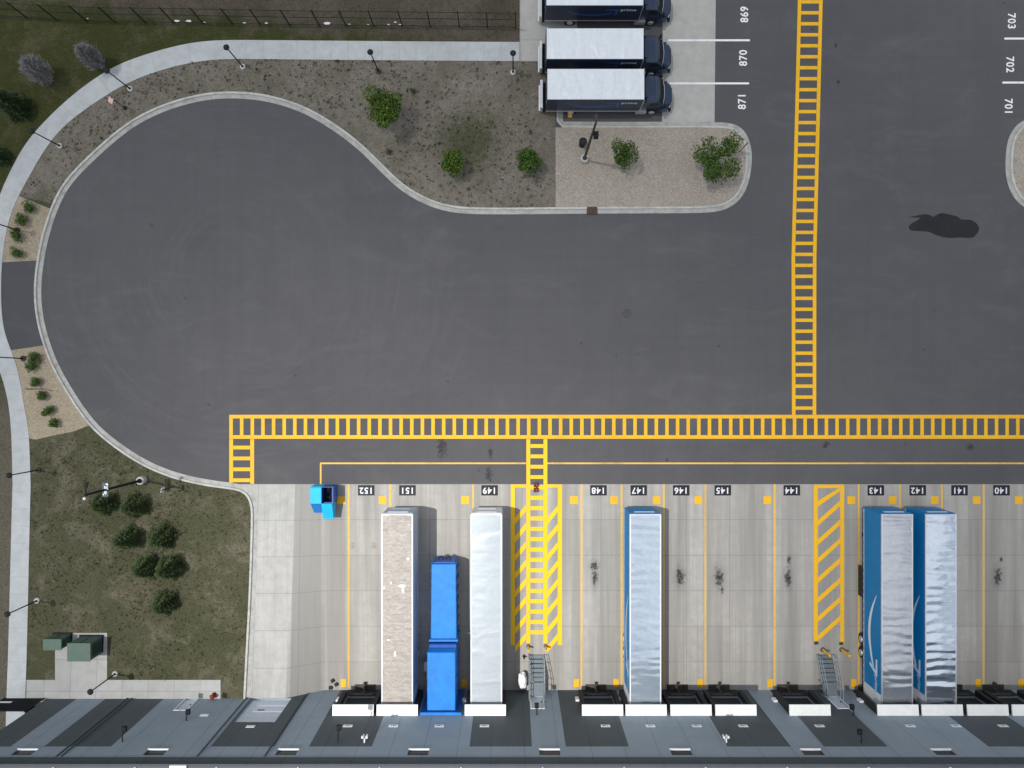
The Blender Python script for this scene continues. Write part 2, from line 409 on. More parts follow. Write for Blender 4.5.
def text(name, body, size, m, parent, mtx, extrude=0.0):
    cu = bpy.data.curves.new('t', 'FONT'); cu.body = body; cu.size = size; cu.align_x = 'CENTER'; cu.align_y = 'CENTER'
    cu.offset = size*.02; cu.space_character = 1.12
    to = bpy.data.objects.new('t', cu); COL.objects.link(to)
    bpy.context.view_layer.update()
    me = bpy.data.meshes.new_from_object(to.evaluated_get(bpy.context.evaluated_depsgraph_get()))
    bpy.data.objects.remove(to); me.transform(mtx); me.materials.clear(); me.materials.append(M[m]); me.name = name
    o = bpy.data.objects.new(name, me); COL.objects.link(o)
    if parent: o.parent = parent
    return o
def smooth_path(pts, sub=5):
    out = []
    for i in range(len(pts)-1):
        p0, p1, p2, p3 = (Vector(pts[max(i-1, 0)]), Vector(pts[i]), Vector(pts[i+1]), Vector(pts[min(i+2, len(pts)-1)]))
        for k in range(sub):
            t = k/sub
            out.append(tuple(.5*((2*p1)+(p2-p0)*t+(2*p0-5*p1+4*p2-p3)*t*t+(3*p1-p0-3*p2+p3)*t**3)))
    out.append(tuple(pts[-1])); return out
def relax(p, it=10, keep=1):
    p = [tuple(q) for q in p]
    for _ in range(it):
        p = p[:keep]+[((p[i-1][0]+2*p[i][0]+p[i+1][0])/4, (p[i-1][1]+2*p[i][1]+p[i+1][1])/4) for i in range(keep, len(p)-1)]+p[-1:]
    return p
def offset(path, d, closed=False):
    out = []; n = len(path)
    for i in range(n):
        a = Vector(path[(i-1) % n if closed else max(i-1, 0)]); b = Vector(path[(i+1) % n if closed else min(i+1, n-1)])
        t = (b-a).normalized(); out.append((path[i][0]+t.y*d, path[i][1]-t.x*d))
    return out
def sweep(path, prof, closed=False):
    m = MB(); n = len(path)
    rows = [offset(path, d, closed) for d, z in prof]
    vs = [(rows[j][i][0], rows[j][i][1], prof[j][1]) for i in range(n) for j in range(len(prof))]
    q = len(prof); fs = []
    for i in range(n if closed else n-1):
        for j in range(q-1): fs.append((i*q+j, i*q+j+1, ((i+1) % n)*q+j+1, ((i+1) % n)*q+j))
    return m.add(vs, fs)
# ------------------------------------------------------------------ SETTING
# far ground with an opening where the dock pit goes down
outer = [Vector(p) for p in ((-1500, -1500, 0), (1500, -1500, 0), (1500, 1500, 0), (-1500, 1500, 0))]
hole = [Vector(p) for p in ((-24, -90, 0), (125, -90, 0), (125, -8, 0), (-24, -8, 0))]
g = MB(); g.add([(p.x, p.y, -.04) for p in outer+hole], tessellate_polygon([outer, hole]))
struct(g.build('ground', 'ground'))
m = MB(); m.poly([(-30, Y0), (125, Y0), (125, 120), (-60, 120), (-60, Y0)], 0); struct(m.build('asphalt_yard', 'asphalt'))
# apron, falling towards the dock wall
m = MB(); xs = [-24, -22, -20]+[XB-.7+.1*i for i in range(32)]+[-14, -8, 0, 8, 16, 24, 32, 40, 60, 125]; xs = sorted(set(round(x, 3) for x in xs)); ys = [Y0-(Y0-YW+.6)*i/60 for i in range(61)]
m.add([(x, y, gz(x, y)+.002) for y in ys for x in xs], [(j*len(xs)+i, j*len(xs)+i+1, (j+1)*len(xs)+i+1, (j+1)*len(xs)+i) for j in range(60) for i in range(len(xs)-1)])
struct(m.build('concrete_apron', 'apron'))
# kerb line of the turning circle and the planted island
kp_px_a = [(563, 106), (563, 121.2)]
kp_px_b = [(563, 121.5), (600, 121.8), (660, 121.8), (715, 121.8), (733, 123.5), (744, 130), (750.5, 143), (752.4, 162), (748, 186), (739, 201), (724, 210.5), (703, 213), (660, 213.3), (600, 213.5), (550, 214), (500, 214.4), (471, 214), (453, 212.5), (434, 208), (415.7, 199.7), (397, 187.6), (378.5, 169.5), (360, 151), (345, 139), (331, 129), (306, 114), (281, 105), (256, 99.5), (225, 98), (200, 101), (175, 107.5), (150, 117.5), (127.5, 131), (105, 150), (84, 170), (65.5, 191), (53, 222), (46, 248), (42, 275), (41, 295), (43, 316), (47.5, 335), (56, 360), (68, 382), (81, 403), (97.6, 425), (117.6, 441.5), (142, 458), (166, 469), (191, 476.5), (219, 481.3), (236, 483.2), (247, 487), (254.5, 495), (257.8, 508), (257.8, 525), (256, 590), (253, 645), (250.3, 700.5)]
kp = [W(*q) for q in kp_px_a]+relax(smooth_path([W(*q) for q in kp_px_b], 6), 14, 8)
raised(struct(sweep(kp, [(0, .006), (.36, .014), (.362, .0)]).build('gutter', 'gutter')))
struct(sweep(kp, [(.36, .0), (.375, .13), (.40, .15), (.54, .155), (.56, .13), (.565, 0)]).build('kerb', 'kerb'))
raised(bpy.data.objects['kerb'])
kout = offset(kp, .55)
ri = smooth_path([P(*q) for q in [(1075, 118), (1040, 118), (1024, 120.5), (1013, 130), (1007.5, 143), (1005.5, 161), (1006.5, 178), (1011, 192), (1019, 203), (1030, 210), (1045, 214), (1075, 215)]], 6)
ri = offset(ri, 0)[::-1]   # island lies to the right of travel
struct(sweep(ri[::-1], [(0, .004), (-.36, .014), (-.362, 0)]).build('gutter', 'gutter'))
struct(sweep(ri[::-1], [(-.36, .0), (-.375, .13), (-.40, .15), (-.54, .155), (-.56, .13), (-.565, 0)]).build('kerb', 'kerb'))
rin = offset(ri[::-1], -.55); m = MB(); m.slab(rin, 0, .11); struct(m.build('gravel_bed', 'gravel'))
# split kerb outline
isl = [q for i, q in enumerate(kout) if i < len(kout)]
ix = P(555.5, 0)[0]
k_split = max(i for i, q in enumerate(kout[:120]) if q[0] > ix and q[1] > P(0, 300)[1] and i < 110 and q[1] < P(0, 190)[1])
m = MB(); m.slab(kout[2:k_split+1]+[(ix, kout[k_split][1]), (ix, kout[2][1])], 0, .115); struct(m.build('gravel_bed', 'gravel'))
lk = [(ix, kout[k_split][1])]+kout[k_split+1:]
# lawns: the mown grass and the bare strip
m = MB(); m.slab(lk+[(lk[-1][0], YW-.6), (-32, YW-.6), (-320, YW-.6), (-320, 20), P(40, 150), P(300, 60), P(519, 62), P(555.5, 62)], -.02, .08)
raised(struct(m.build('lawn', 'lawn')))
so = [(519.5, 42), (380, 41.2), (256, 40), (225, 40), (200, 41.3), (175, 46), (150, 53), (125, 61.5), (107, 70.5), (85, 85), (62, 104), (45, 121), (32, 135), (20, 152), (10, 172), (0, 193), (-9, 222), (-15, 252), (-18, 280), (-18, 305), (-13, 336), (-5, 360), (1, 374), (7, 395), (10, 415), (12, 443), (12, 470), (10.5, 560), (7.5, 690), (6, 760)]
si = [(519.5, 61), (380, 60.3), (256, 59), (225, 58.7), (200, 61), (175, 66), (150, 73.5), (125, 83.7), (100, 99), (75, 116.5), (62, 128), (50, 142), (40, 157), (30, 175), (21, 191), (15, 203), (10, 217), (6.5, 230), (4, 245), (2, 262), (1, 280), (1, 300), (2, 318), (5, 335), (11, 350), (16.6, 366), (20.5, 383), (24.4, 408), (27.5, 424), (29.3, 440), (30, 467), (28.7, 560), (26.3, 690), (24.7, 760)]
so_w = relax(smooth_path([W(*q, .12) for q in so], 5), 14); si_w = relax(smooth_path([W(*q, .12) for q in si], 5), 14)
# green lawn outside the pavement, dug-over soil between pavement and kerb
m = MB(); m.slab(so_w+[(so_w[-1][0]-1, -50), (-250, -50), (-250, 60), (P(519.5, 0)[0], 60)], 0, .09); raised(struct(m.build('lawn', 'lawn_green')))
m = MB(); m.slab([(P(519.5, 0)[0], 59.9), (-250, 59.9), (-250, 200), (P(519.5, 0)[0], 200)], 0, .088); struct(m.build('dirt_field', 'dirt'))
def kpart(y0, y1, left=True):      # kerb outer edge on the far left between two photo rows, top to bottom
    return [q for q in kout if q[0] < P(150, 0)[0] and P(0, y1)[1] <= q[1] <= P(0, y0)[1]]
i0 = k_split+1; i1 = next(i for i, q in enumerate(kout) if i > i0 and q[0] < P(100, 0)[0] and q[1] < P(0, 207)[1])
si_top = [q for q in si_w if q[1] > P(0, 197)[1] and q[0] < P(557, 0)[0]]
m = MB(); m.slab([(ix, kout[k_split][1])]+kout[i0:i1]+si_top[::-1]+[P(541, 61.2, .1), P(555.5, 61.2, .1)], 0, .095); struct(m.build('soil_bed', 'soil'))
sip = lambda a, b: [q for q in si_w if P(0, b)[1] <= q[1] <= P(0, a)[1]]
m = MB(); m.slab(kpart(206, 264)+[P(3, 262.5)]+sip(194, 261)[::-1], 0, .10); struct(m.build('gravel_bed', 'gravel_tan'))
m = MB(); m.slab(kpart(255, 352)+sip(255, 356)[::-1], 0, .097); struct(m.build('asphalt_path', 'asphalt_path'))
m = MB(); m.slab(kpart(343, 428)+[P(75, 431), P(45, 437.5), P(36, 439.5), P(29.5, 438)]+sip(348.5, 438)[::-1], 0, .102); struct(m.build('gravel_bed', 'gravel_tan'))
m = MB(); m.slab(so_w+si_w[::-1], 0, .13); raised(struct(m.build('pavement', 'sidewalk')))
# expansion joints of the pavement
m = MB()
def sjoint(px0, py0, px1, py1):
    a = Vector(W(px0, py0, .13)); b = Vector(W(px1, py1, .13)); d = (b-a).normalized(); n_ = Vector((-d.y, d.x))*.022
    m.quad(*[(q.x, q.y, .1335) for q in (a+n_, b+n_, b-n_, a-n_)])
for q in range(246, 518, 17):
    sjoint(q, 40.7 if q < 300 else 41.6, q, 58.6 if q < 300 else 60)
for a_, b_ in (((62.5, 104.2), (73, 117)), ((98, 76.5), (110, 92)), ((33, 134), (47, 146)), ((20, 153), (36, 163)), ((150, 53.5), (157, 71)), ((9.5, 413), (24.5, 409)), ((10.8, 440), (28.8, 438)), ((1, 375), (19, 374)), ((4, 206), (12, 210)), ((188, 44.5), (190, 62))): sjoint(*a_, *b_)
for yy in range(458, 700, 17): sjoint(12.1-(yy-458)*.02, yy, 29.6-(yy-458)*.016, yy)
raised(struct(m.build('pavement_joint', 'gutter')))
m = MB(); m.slab([W(*q, .12) for q in ((26.5, 680), (55, 680), (55, 633), (107, 633), (107, 680), (220.5, 680), (220.5, 702), (26, 702))], 0, .118); raised(struct(m.build('pavement', 'pad')))
m = MB(); m.slab([P(519, -80), P(577, -80), P(577, 104), P(562.5, 104), P(555.5, 61), P(519, 61.3)], -.02, .006); struct(m.build('concrete_pad', 'stall_concrete'))
m = MB(); m.poly([P(663.5, -80), P(716.5, -80), P(714.5, 121.8), P(662, 121.8)], .004); struct(m.build('concrete_pad', 'stall_concrete'))
# ------------------------------------------------------------------ painted markings
def strip(m, a, b, w, lift=.007, cut=1.0):
    a = Vector(a); b = Vector(b); L = (b-a).length; d = (b-a)/L; n_ = Vector((-d.y, d.x))*w/2; k = max(1, int(L/cut))
    pts = [a+d*L*i/k for i in range(k+1)]
    vs = []
    for p in pts:
        for q in (p+n_, p-n_): vs.append((q.x, q.y, gz(q.x, q.y)+lift))
    m.add(vs, [(2*i, 2*i+1, 2*i+3, 2*i+2) for i in range(k)])
def patch(m, pts, lift=.007): m.add([(p[0], p[1], gz(*p)+lift) for p in pts], [tuple(range(len(pts)))])
def rect_px(m, x0, y0, x1, y1, lift=.007): patch(m, [W(x0, y0), W(x1, y0), W(x1, y1), W(x0, y1)], lift)
LW = .31
# long ladder along the dock
m = MB(); yt = P(0, 416.6)[1]; yb = P(0, 437)[1]; xl = P(229.3, 0)[0]
strip(m, (xl, yt), (75, yt), LW); strip(m, (xl, yb), (75, yb), LW)
x = xl+LW/2; i = 0
while x < 75:
    strip(m, (x, yb+LW/2+.003), (x, yt-LW/2-.003), LW*.96); x += .924
struct(m.build('crosswalk_marking', 'yellow_paint'))
m = MB()
for px in (231.2, 252.2): strip(m, P(px, 439.2), P(px, 482.6 if px < 240 else 483.8), .33)
for k in range(4):
    py = 447.5+10.9*k; strip(m, P(233.2, py), P(250.2, py), .32)
struct(m.build('crosswalk_marking', 'yellow_paint'))
# ladder crossing the yard
m = MB()
def vx(py, side): return (799.6 if side == 0 else 820.9)+(-6.3)*(py-0)/257*1.0 if py < 257 else (793.3 if side == 0 else 814.6)+(py-257)*(.4 if side == 0 else -.2)/158
for sd in (0, 1):
    pts = [P(vx(py, sd), py) for py in (-90, 0, 60, 120, 180, 257, 330, 414.7)]
    for a, b in zip(pts, pts[1:]): strip(m, a, b, LW)
py = -86.
while py < 410:
    strip(m, P(vx(py, 0)+1.9, py), P(vx(py, 1)-1.9, py), .29); py += 10.98
struct(m.build('crosswalk_marking', 'yellow_paint'))
# walkway to the middle stair with hatched flanks
m = MB()
for px, w in ((528.3, .33), (545.4, .33)): strip(m, P(px, 439.2), W(px, 643), w)
py = 446.; 
while py < 634:
    strip(m, W(530.4, py), W(543.4, py), .34 if py > 484 else .32); py += 10.35
struct(m.build('walkway_marking', 'yellow_sunlit'))
m = MB()
for px in (512.9, 559.9): strip(m, W(px, 484.4), W(px, 645), .36)
for xa, xb in ((515.1, 526.1), (547.5, 557.7)):
    rect_px(m, xa, 484.4, xb, 487.4)
    for k in range(9):
        pa = 499.5+18.3*k; rise = (xb-xa)*1.22
        if pa-rise < 488: 
            continue
        patch(m, [W(xa, pa), W(xb, pa-rise), W(xb, pa-rise+6.4), W(xa, pa+6.4)])
struct(m.build('hatched_marking', 'yellow_sunlit'))
m = MB()
for px, e in ((815.7, 641), (842.2, 645)): strip(m, W(px, 484.6), W(px, e), .34)
rect_px(m, 817.8, 484.6, 840.1, 488)
for pa in (506.5, 526, 545, 563.5, 583, 603, 622, 641):
    if pa < 510: patch(m, [W(817.8, pa), W(840.1, 491), W(840.1, 488.3), W(838.5, 488.3), W(817.8, pa-5.5)])
    else: patch(m, [W(817.8, pa), W(840.1, pa-20), W(840.1, pa-25.5), W(817.8, pa-5.5)])
struct(m.build('hatched_marking', 'yellow_paint'))
m = MB(); yy = P(0, 463.3)[1]
for a, b in ((320, 526.2), (547.4, 1300)): strip(m, (P(a, 0)[0], yy), (P(b, 0)[0], yy), .14)
strip(m, P(320.7, 464.2), P(320.7, 483.9), .14); struct(m.build('yellow_line', 'yellow_thin'))
for px in (348.6, 390.4, 473, 581.5, 621.6, 663.8, 705.4, 774.6, 858.6, 900, 942, 983.6, 1025):
    m = MB(); strip(m, W(px, 484.3), W(px, 687.5), .16); struct(m.build('stall_line', 'yellow_thin'))
for px in (341, 382.6, 465.2, 574, 614, 656.6, 698.3, 767.3, 851.2, 892.5, 934.7, 976.6, 1018.6):
    m = MB(); rect_px(m, px-3.8, 496.2, px+3.8, 504, .011); struct(m.build('painted_square', 'yellow_paint'))
for px in (343.3, 464, 576.3, 616, 700.2, 770, 853.7, 978.2, 1021):
    m = MB(); rect_px(m, px-2.6, 679, px+2.6, 687, .011); struct(m.build('painted_square', 'yellow_paint'))
# dock numbers painted on the apron, read from the yard side
nums = {152: 366.3, 151: 407.5, 149: 489.6, 148: 598.5, 147: 638.7, 146: 681.2, 145: 722.8, 144: 791.8, 143: 875.8, 142: 917.7, 141: 959.5, 140: 1001.5}
for n_, px in nums.items():
    x, y = W(px, 490.3)
    t = thing('painted_number', f'black ground patch with white upside-down number {n_} at the apron edge', 'ground marking', (x, y, gz(x, y)), 0, 'dock numbers painted on the apron')
    m = MB(); m.quad((-.72, -.45, .009), (.72, -.45, .009), (.72, .45, .009), (-.72, .45, .009))
    q = m.build('patch', 'black_paint', t); 
    text('numeral', str(n_), .74, 'number_white', t, Matrix.Translation((0, 0, .014)) @ Matrix.Rotation(math.pi, 4, 'Z'))
for n_, px, py, rot, al in ((869, 744.7, 14.5, 1, 0), (870, 743.5, 58, 1, 0), (871, 742.3, 101.3, 1, 0), (703, 1011.3, 21, -1, 0), (702, 1009.7, 64.5, -1, 0), (701, 1008.2, 106.5, -1, 0)):
    x, y = P(px, py)
    o = text('painted_number', str(n_), .94, 'white_paint', None, Matrix.Rotation(rot*math.pi/2, 4, 'Z') @ Matrix.Scale(.92, 4, (1, 0, 0)))
    o.location = (x, y, .008); tag(o, f'white painted parking stall number {n_} on the dark asphalt', 'ground marking', 'stall numbers painted on the asphalt')
for x0, x1, py in ((668, 749.8, 40.3), (669, 749, 83.4), (664, 750.5, -3.4), (1004.3, 1090, 38.6), (1002.3, 1090, 82.6), (1006, 1090, -5)):
    m = MB(); strip(m, P(x0, py), P(x1, py), .17, .009); struct(m.build('stall_line', 'white_paint'))
# stains
def blob(m, cx, cy, r, n=14, lift=.012, sx=1., sy=1., seed=0):
    rnd = random.Random(seed); ph = rnd.random()*9; pts = []
    for k in range(n):
        a = 2*math.pi*k/n; q = r*(.72+.5*rnd.random())
        pts.append((cx+sx*q*math.cos(a), cy+sy*q*math.sin(a)))
    m.poly(pts, lambda x, y: gz(x, y)+lift)
z8 = lambda u, v: P(900+u/4.516, 90+v/4.516)
m = MB(); m.poly(smooth_path([z8(*q) for q in ((25, 574), (60, 571), (100, 562), (130, 563), (150, 572), (175, 559), (200, 557), (260, 572), (275, 584), (320, 587), (348, 606), (357, 628), (345, 652), (322, 668), (270, 666), (220, 668), (170, 658), (130, 641), (80, 637), (50, 634), (40, 620), (50, 604), (75, 590), (90, 577), (60, 576))], 4), .006)
struct(m.build('damp_patch', 'damp'))
# ------------------------------------------------------------------ WAREHOUSE
SC = 26.6/27.3
BX0, BX1 = -40.35*SC, 118.0
wh = thing('warehouse', 'long grey warehouse with dark wall panels and a row of loading docks', 'warehouse', (0, 0, 0))
dark = [(a*SC, b*SC) for a, b in [(-41.2, -37.75), (-35.25, -30.2), (-22.7, -17.9), (-15.3, -10.55), (-3.2, 1.5), (4.05, 8.8), (16.2, 21.0), (23.5, 28.3), (35.9, 40.7), (45.6, 50.4), (55.3, 60.1)]]
docks = {k: v*SC for k, v in {152: -13.1, 151: -9.46, 149: -2.2, 148: 7.46, 147: 11.05, 146: 14.75, 145: 18.45, 144: 24.55, 143: 31.8, 142: 35.45, 141: 39.2, 140: 42.9, 139: 46.6}.items()}
wins = [(-36.2+9.75*k)*SC for k in range(12)]
holes = [(x-.75, x+.75, 10.0, 10.82) for x in wins]+[(x-1.25, x+1.25, 1.2, 4.0) for x in docks.values()]
holes += [(-22.45*SC, -19.15*SC, 1.62, 5.85)]          # drive-in door
holes += [(-28.25*SC, -27.25*SC, 1.73, 3.8), (1.6, 2.6, 1.2, 3.5), (26.75, 27.7, 1.2, 3.5)]     # personnel doors
zt = 11.16; ztop = 12.15; zd = 9.63
X = sorted({BX0, BX1}|{a for h in holes for a in h[:2]}|{a for d in dark for a in d if BX0 < a < BX1})
Z = sorted({-.3, zd, zt}|{a for h in holes for a in h[2:]})
wl = MB(); wd = MB()
for x0, x1 in zip(X, X[1:]):
    for z0, z1 in zip(Z, Z[1:]):
        cx, cz = (x0+x1)/2, (z0+z1)/2
        if any(h[0] < cx < h[1] and h[2] < cz < h[3] for h in holes): continue
        (wd if cz < zd and any(a < cx < b for a, b in dark) else wl).quad((x0, YW, z0), (x1, YW, z0), (x1, YW, z1), (x0, YW, z1))
wl.quad((BX0, YW, -.3), (BX0, -90, -.3), (BX0, -90, zt), (BX0, YW, zt)); wl.quad((BX1, YW, -.3), (BX1, -90, -.3), (BX1, -90, zt), (BX1, YW, zt)); wl.quad((BX0, -90, -.3), (BX1, -90, -.3), (BX1, -90, zt), (BX0, -90, zt))
rv = MB()
for a, b, c, d in holes:
    e = .28
    rv.quad((a, YW, c), (a, YW-e, c), (a, YW-e, d), (a, YW, d)); rv.quad((b, YW, c), (b, YW-e, c), (b, YW-e, d), (b, YW, d))
    rv.quad((a, YW, c), (b, YW, c), (b, YW-e, c), (a, YW-e, c)); rv.quad((a, YW, d), (b, YW, d), (b, YW-e, d), (a, YW-e, d))
wl.add(rv.v, rv.f)
wl.build('wall', 'wall_grey', wh)
for a, b in dark:      # one mesh per dark panel
    sub = MB()
    for f in wd.f:
        vs = [wd.v[i] for i in f]
        if a-.01 <= min(v[0] for v in vs) and max(v[0] for v in vs) <= b+.01: sub.add(vs, [(0, 1, 2, 3)])
    if sub.v: sub.build('dark_panel', 'wall_dark', wh)
m = MB(); m.box(BX0-.03, BX1, -90, YW+.03, zt+.002, ztop-.06); m.build('parapet', 'coping', wh)
m = MB(); m.box(BX0-.06, BX1+.03, YW-.10, YW+.06, ztop-.06, ztop); m.build('coping_cap', 'coping', wh)
m = MB(); m.box(BX0+.2, BX1-.2, -89.8, YW-.101, ztop-.06, ztop-.03); m.build('roof', 'roofing', wh)
m = MB(); m.box(-23.85, -22.7, -27.3, YW+.02, ztop+.001, ztop+.16); m.build('roof_hatch', 'white_metal', wh)
x = -32.0
while x < 40:
    m = MB(); m.box(x-.045, x+.045, -27.2, -26.74, ztop-.03, ztop+.1); m.build('roof_pipe', 'white_metal', wh); x += 5.69
for x in wins:
    m = MB(); m.box(x-.75, x+.75, YW-.15, YW-.12, 10.0, 10.82); f = m.build('window', 'glass', wh)
    m = MB(); m.box(x-.76, x+.76, YW-.119, YW+.05, 9.97, 10.03); m.build('sill', 'white_metal', f)
m = MB()
for k in range(8): m.box(-22.45*SC, -19.15*SC, YW-.2+(.015 if k % 2 else 0), YW-.16+(.015 if k % 2 else 0), 1.62+k*.53, 1.62+k*.53+.528)
d = m.build('overhead_door', 'pale_door', wh); m = MB(); m.box(-20.9, -20.3, YW-.16, YW-.135, 3.4, 3.55); m.build('handle', 'black_metal', d)
for a, b, z0, z1 in holes[-3:]:
    m = MB(); m.box(a+.02, b-.02, YW-.12, YW-.07, z0, z1-.02); d = m.build('door', 'pale_door', wh)
    m = MB(); m.box(b-.2, b-.08, YW-.07, YW-.02, z0+.95, z0+1.05); m.build('handle', 'black_metal', d)
    m = MB(); m.box(a-.08, a-.002, YW+.002, YW+.04, z0, z1+.08).box(b+.002, b+.08, YW+.002, YW+.04, z0, z1+.08).box(a-.002, b+.002, YW+.002, YW+.04, z1+.002, z1+.08); m.build('door_frame', 'white_metal', d)
for x in (-32.5, -32.15, -22.46, -17.65):
    m = MB(); m.box(x-.045, x+.045, YW+.005, YW+.085, 1.0, zt-.02); m.build('downpipe', 'wall_dark', wh)
wallflat = Matrix.Rotation(math.pi, 4, 'Z') @ Matrix.Rotation(math.pi/2, 4, 'X')
def walltext(name, s_, size, m_, par, x, z, off): return text(name, s_, size, m_, par, Matrix.Translation((x, YW+off, z)) @ wallflat)
for n_, x in list(docks.items())+[(150, -5.65)]:
    m = MB(); m.box(x-.36, x+.36, YW+.004, YW+.03, 6.33, 6.68); q = m.build('number_plate', 'white_metal', wh)
    walltext('numeral', str(n_), .27, 'black_metal', q, x, 6.5, .034)
for x, z in ((-20.3, 6.6), (-24.7, 4.7)):
    m = MB(); m.box(x-.33, x+.33, YW+.004, YW+.03, z-.17, z+.17); m.build('number_plate', 'white_metal', wh)
# wall lamps / cameras on brackets
for x, z, L_ in ((-28.95, 8.7, .75), (-25.7, 5.4, .5), (-12.9, 8.8, .9), (2.0, 4.4, .55), (27.4, 4.5, .5), (25.9, 8.85, .6)):
    m = MB(); m.box(x-.16, x+.16, YW+L_-.1, YW+L_+.28, z-.1, z+.12); f = m.build('wall_lamp', 'black_metal', wh)
    m = MB(); m.tube([(x, YW+.0, z+.25), (x, YW+L_*.6, z+.3), (x, YW+L_, z+.12)], .045); m.build('bracket', 'black_metal', f)
for x, z in ((-10.95, 8.85), (15.9, 8.85)):
    m = MB(); m.box(x-.04, x+.04, YW, YW+.3, z-.22, z+.25).box(x-.22, x+.22, YW+.25, YW+.30, z+.02, z+.08)
    for sx in (-.16, .16): m.box(x+sx-.07, x+sx+.07, YW+.30, YW+.46, z+.09, z+.22); m.box(x+sx*.8-.05, x+sx*.8+.05, YW+.30, YW+.40, z-.26, z-.08)
    m.build('camera_cluster', 'white_metal', wh)
# dock shelters
def dock(x):
    y0, y1 = YW+.004, YW+.84
    m = MB(); m.prism_x([(y0, 4.80), (y1, 4.70), (y1, 4.62), (y0, 4.68)], x-1.65, x+1.65); s_ = m.build('dock_shelter', 'white_fabric', wh)
    for sx in (-1, 1):
        a, b = sorted((x+sx*1.64, x+sx*1.30)); m = MB(); m.box(a, b, y0, y0+.46, 1.1, 4.60); m.build('side_pad', 'black_rubber', s_)
    m = MB(); m.box(x-1.29, x+1.29, y0+.2, y0+.44, 3.9, 4.61); m.build('head_curtain', 'black_rubber', s_)
    m = MB(); 
    for k in range(5): m.box(x-1.24, x+1.24, YW-.22+(.02 if k % 2 else 0), YW-.18, 1.21+k*.555, 1.21+k*.555+.553)
    m.build('dock_door', 'black_rubber', s_)
    for sx in (-.95, .95): m = MB(); m.box(x+sx-.14, x+sx+.14, y0, y0+.12, .65, 1.18); m.build('bumper', 'black_rubber', s_)
    m = MB(); m.box(x-.98, x+.98, y0, y0+.06, 1.19, 1.235).box(x-.98, x+.98, y0+.061, y0+.10, .85, 1.24); m.build('leveler_lip', 'dock_steel', s_)
    m = MB(); m.box(x-1.5, x+1.5, y0, y0+.03, .0, 1.1); m.build('dock_face', 'black_rubber', s_)
    m = MB(); m.box(x-.13, x+.13, y0+.031, y0+.11, .1, .75).box(x-.09, x+.09, y0+.031, y0+.75, .1, .3).box(x-.05, x+.05, y0+.62, y0+.75, .3, .55); m.box(x-.9, x+.9, y0+.04, y0+.5, .02, .099); m.build('truck_restraint', 'dock_steel', s_)
    return s_
for x in docks.values(): dock(x)
# control boxes beside docks
for x, z in ((5.5, 1.95), (22.05, 2.1), (29.2, 2.2), (-4.0, 2.2), (-14.6, 2.0), (9.05, 2.0)):
    m = MB(); m.box(x-.16, x+.16, YW+.003, YW+.17, z-.28, z+.28); m.build('control_box', 'white_metal', wh)
